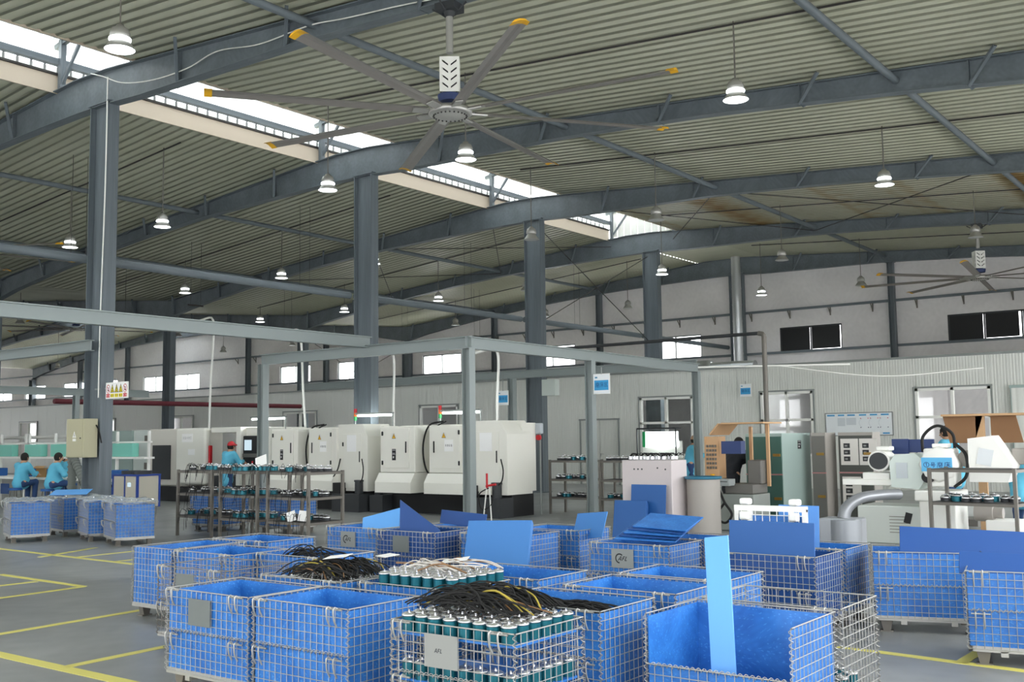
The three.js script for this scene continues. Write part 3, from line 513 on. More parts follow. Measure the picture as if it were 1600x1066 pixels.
bk(-3.12, -6.08, { label: 'unlined mesh basket standing behind the folded gate', liner: false });
bk(-5.67, -8.7, { label: 'blue lined mesh basket with a bold logo plate under loose boards', plate: 'logo' });
bk(-5.67, -9.4, { label: 'blue lined mesh basket behind the bold logo plate' });
bk(-4.2, -8.5, { label: 'mesh basket holding upright dark blue boards', blue: M.blueDark });
bk(-4.2, -9.22, { label: 'mesh basket behind the upright boards carrying a folded white cage' });
basket(-2.76, -9.62, 0.32, { label: 'blue lined mesh basket beneath the long dark board' });
basket(-1.72, -8.66, 0.2, { label: 'blue lined mesh basket on the yellow line under two dark boards' });
bk(-9.45, -8.75, { label: 'blue lined mesh basket with logo plate beside the tilted dark board', plate: 'logo' });
bk(-8.52, -8.66, { label: 'mesh basket with a blank plate holding the tilted dark board', plate: 'blank', blue: M.blueDark });
bk(-8.52, -9.42, { label: 'blue lined mesh basket behind the tilted dark board' });
bk(-7.45, -8.85, { label: 'mesh basket behind a leaning stack of light blue boards' });
bk(-7.3, -9.65, { label: 'blue lined mesh basket in front of the shelf rack of silver motors' });
const wrap = 'baskets under plastic film';
basket(-18.25, -9.75, -0.35, { label: 'far blue lined mesh basket under crumpled plastic film', group: wrap }); basket(-17.25, -10.6, -0.35, { label: 'far blue lined mesh basket under crumpled plastic film', group: wrap }); basket(-16.1, -10.4, -0.35, { label: 'far blue lined mesh basket under crumpled plastic film', group: wrap });
basket(-18.55, -10.8, -0.2, { label: 'blue lined mesh basket behind the film covered ones', group: wrap });
basket(-16.9, -12.9, 0.1, { label: 'blue lined mesh basket beside the motor racks' }); basket(-18.4, -13.9, 0, { label: 'blue lined mesh basket by the welding cabinet' }); basket(-15.3, -13.2, 0, { label: 'blue lined mesh basket behind the motor racks' });
{ // crumpled film
  const film = (cx, cz, w, d, turn) => { const g = new THREE.PlaneGeometry(w, d, 40, 28).rotateX(-Math.PI / 2), p = g.attributes.position; for (let i = 0; i < p.count; i++) { const x = p.getX(i), z = p.getZ(i), e = Math.max(Math.abs(x) / (w / 2), Math.abs(z) / (d / 2)); p.setY(i, 0.05 + 0.035 * perlin.noise(x * 7, z * 7, cx) + 0.03 * perlin.noise(x * 19, z * 19, cz) - (e > 0.86 ? (e - 0.86) * 0.3 : 0)); } g.computeVertexNormals(); const m = mesh(g, M.film, 'plastic_film'); m.position.set(cx, BT + 0.01, cz); m.rotation.y = turn; tag(m, 'crumpled clear plastic film over a far basket', 'plastic film', 'film over the far baskets'); };
  film(-18.25, -9.75, 0.98, 0.74, -0.35); film(-17.25, -10.6, 0.98, 0.74, -0.35); film(-16.1, -10.4, 0.98, 0.74, -0.35); film(-18.55, -10.8, 0.95, 0.85, -0.2);
}
// ---------- motors ----------
function motorProto(r, h, mat, k = 1) {
  const t = new THREE.Group();
  new MB().cyl(r, r, h, 0, h / 2, 0, 16).build('stator_body', mat, t);
  const c = r * 0.55 * k * (k > 1 ? 0.6 : 1);
  new MB().lathe([[0, 0], [r * 1.04, 0], [r * 1.07, c * 0.25], [r * 1.03, c * 0.55], [r * 0.82, c * 0.66], [r * 0.78, c * 0.88], [r * 0.45, c], [0, c]], 16, 0, h, 0).build('end_cap', M.silver, t);
  new MB().cyl(r * 0.16, r * 0.16, 0.014, 0, h + c + 0.005, 0, 8).build('shaft', M.chrome, t);
  return t;
}
const mot0 = motorProto(0.042, 0.085, M.teal), mot1 = motorProto(0.068, 0.07, M.teal, 1.7), mot2 = motorProto(0.066, 0.035, M.charcoal, 2.6);
function motor(proto, x, y, z, label, group) { const m = proto.clone(); m.name = numbered('motor'); scene.add(m); m.position.set(x, y, z); m.rotation.y = rr(0, 6); tag(m, label, 'motor', group); return m; }
function motorLayer(bx, bz, y, nx, nz, label, group, only) { for (let i = 0; i < nx; i++) for (let j = 0; j < nz; j++) { if (only && !only(i, j)) continue; motor(mot0, bx + (i + 0.5 - nx / 2) * 0.104 + rr(-0.006, 0.006), y, bz + (nz / 2 - 0.5 - j) * 0.103 + rr(-0.006, 0.006), label, group); } }
const sheetIn = (b, y, label) => { const s = new MB().box(BL - 0.05, 0.012, BD - 0.05, 0, 0, 0).build('divider_sheet', M.blue); s.position.set(b.position.x, y, b.position.z); tag(s, label, 'plastic sheet', 'divider sheets between motor layers'); };
{
  const b = bMot2.position, lab = 'teal motor with silver cap in the packed mesh basket', gr = 'motors in the packed basket', edge = (i, j) => j === 0 || i === 7;
  sheetIn(bMot2, BB + 0.03, 'blue divider sheet on the floor of the packed basket'); motorLayer(b.x, b.z, BB + 0.037, 8, 6, lab, gr, edge);
  sheetIn(bMot2, 0.35, 'middle blue divider sheet in the packed basket'); motorLayer(b.x, b.z, 0.357, 8, 6, lab, gr, edge);
  sheetIn(bMot2, 0.605, 'upper blue divider sheet in the packed basket'); motorLayer(b.x, b.z, 0.612, 8, 6, lab, gr);
  const c = bMot3.position; sheetIn(bMot3, 0.645, 'blue sheet carrying the tray of motors'); motorLayer(c.x + 0.02, c.z, 0.652, 8, 6, 'teal motor with silver cap on the tray in the lined basket', 'motors on the tray', (i, j) => !(i === 0 && j < 2));
  const d = bMot1.position; sheetIn(bMot1, 0.545, 'blue sheet under the motors and papers'); motorLayer(d.x, d.z, 0.552, 8, 6, 'silver capped motor under the cables and papers', 'motors under the cables');
  for (let k = 0; k < 5; k++) motor(mot0, -7.6 + k * 0.13, BB + 0.01, -5.42 - (k % 2) * 0.1, 'motor on the floor of the bare unlined basket', 'motors in the bare basket');
  for (let k = 0; k < 6; k++) motor(mot0, -2.36 - (k % 2) * 0.12, BB + 0.01 + (k > 3 ? 0 : 0), -6.2 - k * 0.09, 'motor in the unlined basket behind the folded gate', 'motors behind the folded gate');
}
// tangled leads
function cables(name, cx, cy, cz, w, d, n, hgt, label, mats) {
  const t = thing(name, label, 'cables', [cx, cy, cz]); t.userData.kind = 'stuff';
  const sets = mats || [[M.rubber, 0.92], [S(0x7a5a3a, 0.6), 0.05], [S(0xa8963a, 0.6), 0.03]];
  for (const [m, share] of sets) { const mb = new MB(); for (let i = 0; i < n * share; i++) { const x = rr(-w, w) * 0.22, z = rr(-d, d) / 2, a = rr(-0.45, 0.45), L = rr(0.25, 0.42) * w, bend = rr(-0.12, 0.12), h0 = hgt * rr(0.35, 1.15) * (1 - Math.pow(z / (d * 0.8), 2)); const P = []; for (let k = 0; k <= 6; k++) { const u = k / 3 - 1; P.push(V(Math.max(-w * 0.58, Math.min(w * 0.58, x + u * L)), 0.012 + h0 * (1 - Math.pow(Math.abs(u), 2.2)) + 0.012 * Math.sin(i + u * 4), Math.max(-d * 0.58, Math.min(d * 0.58, z + u * L * Math.sin(a) + bend * u * u)))); } mb.tube(P, rr(0.004, 0.0065), 16, 5); } mb.build('lead_bundle', m, t); }
}
cables('cable_bundle', bMot2.position.x - 0.0, 0.74, bMot2.position.z - 0.03, 0.75, 0.42, 150, 0.1, 'black leads heaped over the packed basket of motors');
cables('cable_bundle', bMot1.position.x + 0.05, 0.68, bMot1.position.z, 0.7, 0.5, 110, 0.1, 'black leads heaped beside the white papers');
cables('cable_bundle', bCab2.position.x, 0.56, bCab2.position.z, 0.7, 0.45, 80, 0.08, 'coil of black cables in a blue lined basket', [[M.rubber, 1]]);
cables('cable_bundle', bCab1.position.x - 0.05, 0.6, bCab1.position.z, 0.6, 0.35, 26, 0.12, 'few loose black cables in a blue lined basket', [[M.rubber, 1]]);
cables('cable_bundle', bMot3.position.x + 0.05, 0.765, bMot3.position.z - 0.06, 0.7, 0.36, 16, 0.05, 'thin white and grey leads on the tray of motors', [[S(0xc9c4bd, 0.6), 0.7], [S(0x8b6a4a, 0.6), 0.3]]);
for (const [b, dx, dz, r, lab] of [[bMot1, 0.12, 0.05, 0.3, 'white paper lying on the heaped black leads'], [bMot1, 0.4, -0.2, -0.4, 'white paper tilted at the edge of the motor basket'], [bMot3, 0.1, -0.12, 0.5, 'cream paper standing among the motors on the tray']]) { const p = new MB().box(0.2, 0.002, 0.12, 0, 0, 0).build('paper_sheet', M.paper); p.position.set(b.position.x + dx, 0.82, b.position.z + dz); p.rotation.set(0.12, r, 0.08); tag(p, lab, 'paper'); }

// ---------- loose blue boards ----------
function board(w, h, p, rot, mat, label, group, n = 1) { for (let k = 0; k < n; k++) { const o = new MB().rbox(w * (1 - k * 0.02), h * (1 - k * 0.015), 0.012, 0, h / 2, 0, 0.004).build('plastic_board', mat); o.position.set(p[0], p[1], p[2]); o.rotation.set(rot[0], rot[1], rot[2], 'YXZ'); o.translateZ(-k * 0.022); tag(o, label, 'plastic board', group); } }
{ const o = new MB().prism([[0, -0.1], [-0.03, 0.4], [0.55, 0.08], [0.62, -0.12]], 0.012, 0, 0, 0).build('plastic_board', M.blueDark); o.position.set(-8.42, 0.6, -8.95); o.rotation.set(-0.1, 0.1, 0, 'YXZ'); tag(o, 'large dark blue board tilted out of a basket', 'plastic board'); }
board(0.5, 0.4, [-8.85, 0.5, -9.05], [-0.6, 0.2, 0.3], M.blueLight, 'light blue board leaning behind the tilted dark board');
board(0.7, 0.16, [-8.0, 0.68, -9.55], [-0.2, 0, -0.05], M.blueDark, 'narrow dark blue board lying across a back basket');
board(0.8, 0.88, [-6.72, 0.0, -8.45], [-0.28, 0.05, 0.04], M.blueLight2 = S(0x3f7fc4, 0.5), 'light blue board in the stack leaning on a basket', 'boards leaning on the back basket', 4);
board(0.5, 0.3, [-6.45, 0.58, -9.85], [-0.4, -0.3, 0.1], M.blueLight2, 'blue board poking out beside the logo basket');
for (let k = 0; k < 5; k++) board(0.66, 0.3, [-5.2 + k * 0.03, 0.69 + k * 0.028, -8.95 - k * 0.02], [-1.3 + k * 0.03, 0.1 - k * 0.06, -0.04], k % 2 ? M.blueDark : M.blue, 'blue board in the loose pile on the logo basket', 'boards piled on the logo basket');
board(0.78, 0.5, [-3.76, 0.45, -8.62], [-0.06, 0, 0], M.blueB = S(0x1f5a9e, 0.5), 'dark blue board standing upright in its basket', 'boards standing in the basket', 3);
board(0.38, 0.52, [-3.95, 0.5, -9.72], [-0.12, 0.5, -0.04], M.blueLight2, 'blue board standing behind the folded white cage', 'boards behind the white cage', 3);
board(0.15, 0.98, [-2.72, 0.16, -5.55], [-0.28, 0.1, 0.13], M.blueLight, 'long narrow light blue strip leaning in the folded gate basket');
board(1.5, 0.26, [-2.2, 0.62, -9.66], [-0.5, 0.33, -0.04], M.blueDark, 'long dark blue board lying along two baskets');
board(0.9, 0.2, [-1.75, 0.62, -8.6], [-0.7, 0.22, -0.02], M.blueDark, 'shorter dark blue board on the basket by the yellow line');
board(0.55, 0.72, [-8.45, 0.0, -14.05], [-0.2, 0.1, 0], M.blueB, 'blue board with round marks in the stack by the pale panel', 'boards stacked by the pale panel', 8);
board(0.62, 0.95, [-8.25, 0.0, -14.3], [-0.09, 0, 0], M.blueB, 'tall blue board leaning flat on the pale panel');
board(0.7, 0.3, [-18.4, 0.76, -10.6], [-1.3, 0.6, 0.05], M.blueLight, 'pale blue board lying over the film covered baskets');
{ // folded white cage standing on the rear basket
  const t = thing('folded_cage', 'folded white pallet cage with capped posts standing in a basket', 'cage', [-4.0, 0.4, -9.2]);
  const w = 0.7, f = new MB(); f.box(w, 0.05, 0.05, 0, 0.62, 0).box(w, 0.05, 0.05, 0, 0.02, 0); for (const x of [-0.33, -0.2, 0.2, 0.33]) f.box(0.04, 0.6, 0.04, x, 0.32, 0); f.build('frame', M.white, t);
  const g = new MB(); for (let i = 0; i < 9; i++) g.bar(V(-0.28 + i * 0.07, 0.04, 0.02), V(-0.28 + i * 0.07, 0.6, 0.02), 0.004, 4); for (let j = 0; j < 7; j++) g.bar(V(-0.33, 0.08 + j * 0.08, 0.024), V(0.33, 0.08 + j * 0.08, 0.024), 0.004, 4); g.build('mesh_panel', M.white, t);
  for (const x of [-0.24, 0.24]) { const c = new MB().rbox(0.1, 0.06, 0.09, x, 0.68, 0).build('post_cap', M.white, t); new MB().rbox(0.09, 0.08, 0.07, x, 0.55, 0.03).build('clamp', M.white, t); }
  new MB().box(w - 0.06, 0.5, 0.01, 0, 0.3, -0.02).build('liner_sheet', M.blue, t);
}

// ---------- shelf racks with motors ----------
const xAt = (px, z) => onZ(px, 700, z).x;
function rack(x, z, w, d, turn, label, levels = [1.18, 0.77, 0.37]) {
  const t = thing('shelf_rack', label, 'rack', [x, 0, z], turn);
  for (const sx of [-1, 1]) for (const sz of [-1, 1]) new MB().box(0.045, 1.2, 0.045, sx * w / 2, 0.6, sz * d / 2).build('upright', M.iron, t);
  for (const y of levels) { const s = new MB().box(w, 0.012, d, 0, y, 0).build('shelf', M.darkIron, t); new MB().box(w, 0.04, 0.03, 0, y - 0.02, d / 2).box(w, 0.04, 0.03, 0, y - 0.02, -d / 2).box(0.03, 0.04, d, w / 2, y - 0.02, 0).box(0.03, 0.04, d, -w / 2, y - 0.02, 0).build('shelf_rail', M.iron, s); }
  return t;
}
function fillRack(r, w, d, ys, n, proto, label, group, wires = true) {
  for (const y of ys) {
    const spots = []; for (let i = 0; i < 14 && spots.length < n; i++) { const gx = (i % 7 + 0.5) / 7 - 0.5, gz = (Math.floor(i / 7) + 0.5) / 2 - 0.5; spots.push([gx * (w - 0.12) + rr(-0.008, 0.008), gz * (d - 0.2) + rr(-0.03, 0.03)]); }
    for (const [a, b] of spots) { const v = V(a, y + 0.007, b).applyAxisAngle(V(0, 1, 0), r.rotation.y).add(r.position); motor(rnd() < 0.3 ? mot1 : proto, v.x, v.y, v.z, label, group); }
    if (wires) { const t = thing('hanging_leads', 'black motor leads hanging off a rack shelf', 'cables', [r.position.x, y, r.position.z], r.rotation.y, 'leads hanging off the racks'); t.userData.kind = 'stuff'; const mb = new MB(); for (let k = 0; k < 13; k++) { const x = rr(-w / 2, w / 2), L = rr(0.08, 0.3), b = rr(-0.08, 0.08); mb.tube([V(x - b, 0.06, d / 2 - 0.12), V(x, 0.1 + rr(0, 0.05), d / 2 - 0.02), V(x + b * 0.4, 0, d / 2 + 0.03), V(x + b, -L, d / 2 + 0.04 + rr(0, 0.03))], 0.0038, 10, 4); } mb.build('leads', M.rubber, t); }
  }
}
const rA = rack(-16.15, -12.1, 1.0, 0.7, 0, 'dark steel rack of motors beside the blue baskets'), rB = rack(-14.78, -12.0, 1.0, 0.7, 0, 'middle dark steel rack of motors before the open lathe'), rC = rack(-13.42, -11.95, 1.0, 0.75, 0, 'dark steel rack of motors with white cards on it');
fillRack(rA, 1, 0.7, [1.18, 0.77, 0.37], 8, mot2, 'silver motor on the rack beside the blue baskets', 'motors on the first rack');
fillRack(rB, 1, 0.7, [1.18, 0.77, 0.37], 10, mot1, 'silver and teal motor on the middle rack', 'motors on the middle rack');
fillRack(rC, 1, 0.75, [1.18, 0.77, 0.37], 9, mot2, 'silver motor on the rack with white cards', 'motors on the card rack');
for (const [dx, y, dz, lab] of [[0.0, 0.43, 0.3, 'folded white card on the lowest shelf of the card rack'], [0.3, 0.45, 0.32, 'square white card on the lowest shelf of the card rack']]) { const p = new MB().box(0.16, 0.17, 0.003, 0, 0.0, 0).build('paper_card', M.paper); p.position.set(rC.position.x + dx, y + 0.03, rC.position.z + dz); p.rotation.set(-0.25, 0.3, dx ? 0 : 0.4); tag(p, lab, 'paper'); }
{ const p = new MB().box(0.22, 0.2, 0.003, 0, 0, 0).build('paper_card', M.paper); p.position.set(-14.5, 1.36, -11.9); p.rotation.set(-0.5, 0.2, 0.5); tag(p, 'white paper propped on top of the middle rack', 'paper'); }
const rD = rack(-13.1, -19.62, 1.0, 0.6, 0, 'steel rack of silver motors beside the lathe end'); fillRack(rD, 1, 0.6, [1.18, 0.77, 0.37], 10, mot2, 'silver motor on the rack beside the lathe end', 'motors on the lathe end rack', false);
{ const p = fl(972, 806); const r = rack(p.x + 0.1, p.z, 0.9, 0.6, 0, 'low dark rack behind the pale panel'); fillRack(r, 0.9, 0.6, [1.18, 0.37], 8, mot2, 'motor on the low dark rack behind the pale panel', 'motors behind the pale panel', false); }
{ const a = fl(1456, 867), b = fl(1590, 872); const r = rack((a.x + b.x) / 2 + 0.05, (a.z + b.z) / 2 - 0.3, 1.15, 0.6, -0.12, 'empty topped grey rack in front of the white grinder', [1.18, 0.72, 0.22]); fillRack(r, 1.15, 0.6, [0.72], 12, mot2, 'bright motor part on the rack in front of the grinder', 'parts on the grinder rack', false); }

// ---------- lathes ----------
function sticker(t, x, y, z, kind, ry = 0) {
  const g = kind === 'warn' ? warnMat : kind === 'plate' ? darkPlate : paperPrint;
  flat(kind === 'warn' ? 0.15 : kind === 'plate' ? 0.14 : 0.3, kind === 'warn' ? 0.13 : kind === 'plate' ? 0.26 : 0.26, g, kind === 'warn' ? 'warning_sticker' : kind === 'plate' ? 'data_plate' : 'paper_notice', t, x, y, z, 0, ry);
}
const warnMat = printMat(128, 112, (x, w, h) => { x.fillStyle = '#e4e3db'; x.fillRect(0, 0, w, h); x.fillStyle = '#f0b81c'; x.strokeStyle = '#222'; x.lineWidth = 7; x.beginPath(); x.moveTo(64, 8); x.lineTo(120, 104); x.lineTo(8, 104); x.closePath(); x.fill(); x.stroke(); x.fillStyle = '#222'; x.beginPath(); x.moveTo(68, 34); x.lineTo(52, 68); x.lineTo(64, 68); x.lineTo(58, 94); x.lineTo(78, 60); x.lineTo(66, 60); x.closePath(); x.fill(); });
const darkPlate = printMat(64, 128, (x) => { x.fillStyle = '#1e2022'; x.fillRect(0, 0, 64, 128); x.fillStyle = '#d8d8d4'; x.fillRect(8, 10, 48, 6); x.fillRect(8, 46, 40, 5); x.fillRect(8, 58, 48, 5); x.fillRect(14, 82, 20, 22); });
const paperPrint = printMat(192, 160, (x, w, h) => { x.fillStyle = '#f6f6f3'; x.fillRect(0, 0, w, h); x.strokeStyle = '#444'; ['guan', 'jian', 'she', 'bei'].forEach((g, i) => glyph(x, g, 16 + i * 42, 62, 34, 3)); });
function latheProto() {
  const t = new THREE.Group(), P = (mb, n, m, p = t) => mb.build(n, m, p);
  P(new MB().box(4.3, 1.5, 0.5, 2.2, 1.28, -0.95), 'rear_cover', M.cream);
  for (const [x0, lab] of [[0, 'a'], [1.82, 'b']]) {
    const c = P(new MB().rbox(1.3, 1.06, 0.75, x0 + 0.65, 1.47, -0.4, 0.02), 'cabinet', M.cream);
    const d = P(new MB().rbox(1.02, 0.92, 0.02, x0 + 0.6, 1.5, -0.015, 0.006), 'cabinet_door', M.cream, t);
    const hx = lab === 'a' ? x0 + 0.12 : x0 + 1.08; P(new MB().rbox(0.05, 0.1, 0.03, hx, 1.84, 0.01).rbox(0.05, 0.1, 0.03, hx, 1.16, 0.01), 'hinge', M.black, d);
    P(new MB().rbox(0.04, 0.26, 0.02, lab === 'a' ? x0 + 1.0 : x0 + 0.2, 1.52, 0.005), 'door_handle', M.black, d);
    sticker(t, x0 + 0.55, 1.78, 0.0, 'warn'); if (lab === 'a') { sticker(t, x0 + 0.55, 1.35, 0.0, 'plate'); } else sticker(t, x0 + 0.72, 1.55, 0.0, 'paper');
    P(new MB().prism([[0, 0.93], [0.78, 0.93], [0.92, 0.72], [0.92, 0.48], [0, 0.48]], 1.34, x0 + 1.32, 0, -0.78, 0, -Math.PI / 2, 0), 'chip_guard', M.cream);
  }
  P(new MB().prism([[0, 0.48], [1.3, 0.48], [1.3, 1.78], [1.08, 2.08], [0, 2.08]], 0.9, 3.1, 0, -1.0), 'end_housing', M.cream);
  const ed = P(new MB().rbox(0.85, 1.3, 0.015, 3.72, 1.2, -0.09, 0.006), 'end_door', M.cream); P(new MB().rbox(0.05, 0.1, 0.03, 3.34, 1.6, -0.075).rbox(0.05, 0.1, 0.03, 3.34, 0.82, -0.075), 'hinge', M.black, ed); P(new MB().rbox(0.035, 0.26, 0.02, 4.07, 1.3, -0.078), 'door_handle', M.black, ed);
  flat(0.4, 0.4, M.paper, 'paper_notice', t, 3.72, 1.62, -0.078);
  P(new MB().box(0.5, 0.16, 0.03, 1.55, 1.92, -0.68), 'rail_slot', M.greyCab); P(new MB().box(0.16, 0.28, 0.02, 1.42, 1.78, -0.69), 'vent_grille', M.iron);
  P(new MB().box(4.2, 0.5, 0.8, 2.2, 0.25, -0.75), 'machine_base', M.black);
  P(new MB().box(1.2, 0.42, 0.5, 3.75, 0.21, -0.1), 'coolant_tank', M.charcoal);
  P(new MB().cyl(0.12, 0.12, 0.3, 4.1, 0.57, -0.05, 14).cyl(0.14, 0.14, 0.04, 4.1, 0.73, -0.05, 14), 'coolant_pump', M.charcoal); P(new MB().box(0.3, 0.26, 0.24, 3.3, 0.55, 0), 'pump_box', M.black); P(new MB().cyl(0.12, 0.12, 0.3, -0.25, 0.5, -0.2, 14).box(0.5, 0.4, 0.5, -0.2, 0.2, -0.3), 'oil_unit', M.charcoal);
  P(new MB().tube([V(1.75, 2.1, -0.6), V(1.45, 2.02, -0.4), V(1.32, 1.6, -0.3), V(1.45, 1.05, -0.25), V(1.82, 0.75, -0.2)], 0.022, 30, 7).tube([V(1.85, 2.1, -0.6), V(1.66, 1.98, -0.45), V(1.62, 1.6, -0.4), V(1.75, 1.1, -0.3), V(1.84, 0.9, -0.25)], 0.018, 30, 7), 'hose', M.rubber);
  P(new MB().tube([V(3.25, 1.25, -0.06), V(3.28, 1.0, 0.05), V(3.05, 0.75, 0.06), V(3.0, 0.55, 0.05)], 0.018, 20, 6).tube([V(4.28, 1.25, 0), V(4.38, 1.0, 0.03), V(4.33, 0.78, 0.03), V(4.2, 0.7, 0)], 0.016, 20, 6), 'hose', M.rubber);
  return t;
}
const lathe0 = latheProto();
const lz = -17.75;
for (const [px, lab] of [[593, 'cream lathe with hose trolley in front and chamfered end housing'], [423, 'cream lathe behind the rack with white cards']]) { const o = lathe0.clone(); o.name = numbered('lathe'); scene.add(o); o.position.set(xAt(px, lz), 0, lz); o.scale.x = px === 423 ? 0.77 : 0.84; tag(o, lab, 'lathe', 'cream lathes'); }
// machine lights with signal towers above them
for (const [a, b, lab] of [[557, 614, 'lit tube light with a signal tower above the rear lathe'], [690, 752, 'lit tube light with a red beacon above the front lathe'], [392, 446, 'lit tube light on a bracket over the lathe control panel']]) {
  const z = lz - 1.1, x0 = xAt(a, z), x1 = xAt(b, z), t = thing('machine_light', lab, 'lamp', [x0, 2.02, z]);
  new MB().box(x1 - x0, 0.04, 0.09, (x1 - x0) / 2, 0.34, 0).build('reflector', M.trimGrey, t); new MB().cyl(0.03, 0.03, x1 - x0 - 0.1, (x1 - x0) / 2, 0.29, 0, 10, 0, 0, Math.PI / 2).build('tube', M.tubeGlow, t);
  new MB().bar(V(x1 - x0, 0, 0), V(x1 - x0, 0.34, 0), 0.015).build('bracket', M.trimGrey, t);
  if (a !== 392) { const s = new MB().cyl(0.04, 0.04, 0.1, -0.04, 0.42, 0, 12).build('beacon_red', M.red, t); new MB().cyl(0.04, 0.04, 0.1, -0.04, 0.32, 0, 12).build('beacon_amber', M.orange, t); new MB().cyl(0.04, 0.04, 0.1, -0.04, 0.22, 0, 12).build('beacon_green', S(0x2d9b57, 0.5), t); new MB().bar(V(-0.04, 0, 0), V(-0.04, 0.18, 0), 0.02).build('beacon_pole', M.trimGrey, t); }
  const pl = new THREE.PointLight(0xf6ffff, TUBE_CD); pl.position.set((x1 - x0) / 2, 0.2, 0); pl.castShadow = true; pl.shadow.radius = 4; t.add(pl);
}
{ // turning centre with its sliding door open
  const z = -18.6, x = (p) => xAt(p, z), t = thing('turning_centre', 'large cream turning centre with open sliding door and black window', 'machine', [0, 0, z]);
  const bx = (a, b, y0, y1, z0, z1, m, n, r = 0.02) => new MB().rbox(x(b) - x(a), y1 - y0, z1 - z0, (x(a) + x(b)) / 2, (y0 + y1) / 2, (z0 + z1) / 2, r).build(n, m, t);
  bx(172, 206, 0.1, 2.08, -1.2, 0, M.greenPale, 'end_cover'); bx(206, 236, 0.4, 2.08, -1.2, -0.05, M.greenPale2 = S(0xcdd6d0, 0.45), 'side_cover');
  bx(236, 296, 0.42, 2.1, -1.2, 0.1, M.creamDark2 = S(0xd9d5cb, 0.45), 'front_cover', 0.06); bx(244, 272, 0.62, 1.62, 0.1, 0.13, M.charcoal, 'window', 0.01);
  for (const y of [1.82, 1.0]) bx(224, 231, y - 0.1, y + 0.1, -0.05, -0.03, M.iron, 'vent_grille', 0.005);
  bx(288, 334, 0.5, 2.1, 0.1, 0.3, M.cream, 'sliding_door', 0.08);
  bx(334, 386, 0.5, 2.1, -1.2, -0.9, M.greyCab, 'chamber_wall'); bx(334, 386, 1.95, 2.1, -0.9, 0.1, M.cream, 'chamber_top'); bx(334, 386, 0.4, 0.75, -0.9, 0.1, M.charcoal, 'chamber_bed'); bx(345, 362, 1.0, 1.45, -0.9, -0.5, M.iron, 'chuck', 0.1);
  bx(334.5, 337, 0.8, 1.6, 0.1, 0.2, M.red, 'door_edge'); bx(377, 380, 0.8, 1.6, 0.1, 0.2, M.red, 'door_edge');
  bx(380, 387, 0.5, 2.1, -0.9, 0.25, M.cream, 'door_post'); bx(386, 425, 0.5, 2.08, -1.2, 0.05, M.cream, 'control_cabinet'); const cp = bx(387, 409, 0.95, 1.85, 0.05, 0.16, M.black, 'control_panel');
  const sx = (x(391) + x(399)) / 2; flat(0.3, 0.28, M.screen, 'screen', cp, sx, 1.6, 0.165); new MB().box(0.6, 0.1, 0.03, sx + 0.1, 1.32, 0.17).build('keypad', M.greyCab, cp); new MB().cyl(0.03, 0.03, 0.03, sx + 0.2, 1.14, 0.17, 10, Math.PI / 2).build('stop_button', M.red, cp);
  bx(172, 340, 0.0, 0.42, -1.1, 0.15, M.black, 'machine_base'); flat(0.5, 0.24, printMat(256, 96, (c) => { c.fillStyle = '#f4f3f0'; c.fillRect(0, 0, 256, 96); c.strokeStyle = '#9a9a98'; ['she', 'bei', 'guan', 'jian', 'qu'].forEach((g, i) => glyph(c, g, 22 + i * 44, 30, 34, 2.4)); }), 'name_plate', t, (x(293) + x(313)) / 2 + 0.1, 1.82, 0.302); flat(0.3, 0.16, M.paper, 'paper_notice', t, x(313), 1.42, 0.302);
}
{ // hose trolley
  const p = V(xAt(762, -16.9), 0, -16.9), t = thing('hand_trolley', 'white legged hand trolley with red grips before the lathe', 'trolley', [p.x, 0, p.z]);
  new MB().bar(V(-0.1, 0, 0.05), V(-0.03, 0.75, 0), 0.014).bar(V(0.12, 0, 0.05), V(0.03, 0.75, 0), 0.014).build('leg', M.white, t); new MB().bar(V(-0.03, 0.68, 0), V(-0.03, 0.98, 0), 0.022).bar(V(-0.05, 0.72, 0), V(0.2, 0.76, 0), 0.025).build('grip', M.red, t); new MB().tube([V(0.05, 0.7, 0), V(-0.22, 0.55, 0.02), V(-0.15, 0.25, 0.03), V(0.1, 0.35, 0.03), V(0.14, 0.65, 0)], 0.012, 24, 6).build('hose', M.rubber, t);
}
// ---------- grinding corner ----------
{ // pale panel and drum
  const t = thing('pale_panel', 'pale pink grey cabinet panel behind the stacked blue boards', 'cabinet', [-8.35, 0, -14.75]);
  new MB().rbox(0.9, 1.32, 0.5, 0, 0.66, 0, 0.015).build('body', M.pinkGrey, t); const h = new MB(); for (const [x, y] of [[-0.22, 1.18], [-0.15, 1.18], [-0.08, 1.18], [0.2, 1.2], [0.34, 1.18], [0.28, 0.92], [0.34, 0.92]]) h.cyl(0.014, 0.014, 0.006, x, y, 0.252, 8, Math.PI / 2); h.build('bolt_holes', M.charcoal, t);
  const g = thing('motor_heap', 'dark heap of small motors and leads on the pale panel', 'motors', [-8.35, 1.33, -14.75]); g.userData.kind = 'stuff'; const mb = new MB(), lw = new MB(); for (let i = 0; i < 40; i++) mb.cyl(0.035, 0.035, 0.05, rr(-0.4, 0.4), 0.025, rr(-0.2, 0.2), 10); for (let i = 0; i < 50; i++) { const x = rr(-0.4, 0.35), z = rr(-0.2, 0.2); lw.tube([V(x, 0.05, z), V(x + 0.05, 0.1, z + rr(-0.05, 0.05)), V(x + 0.12, 0.06, z + rr(-0.06, 0.06))], 0.006, 6, 4); } mb.build('caps', M.silver, g); lw.build('leads', M.rubber, g);
  const d = thing('drum', 'round pale drum with a blue rim beside the pale panel', 'drum', [-7.62, 0, -15.0]); new MB().cyl(0.26, 0.26, 1.02, 0, 0.51, 0, 28).build('barrel', M.warmGrey, d); new MB().lathe([[0.24, 1.02], [0.29, 1.02], [0.29, 1.06], [0.24, 1.05]], 28, 0, 0, 0).build('rim', S(0x2a6f8a, 0.4), d);
}
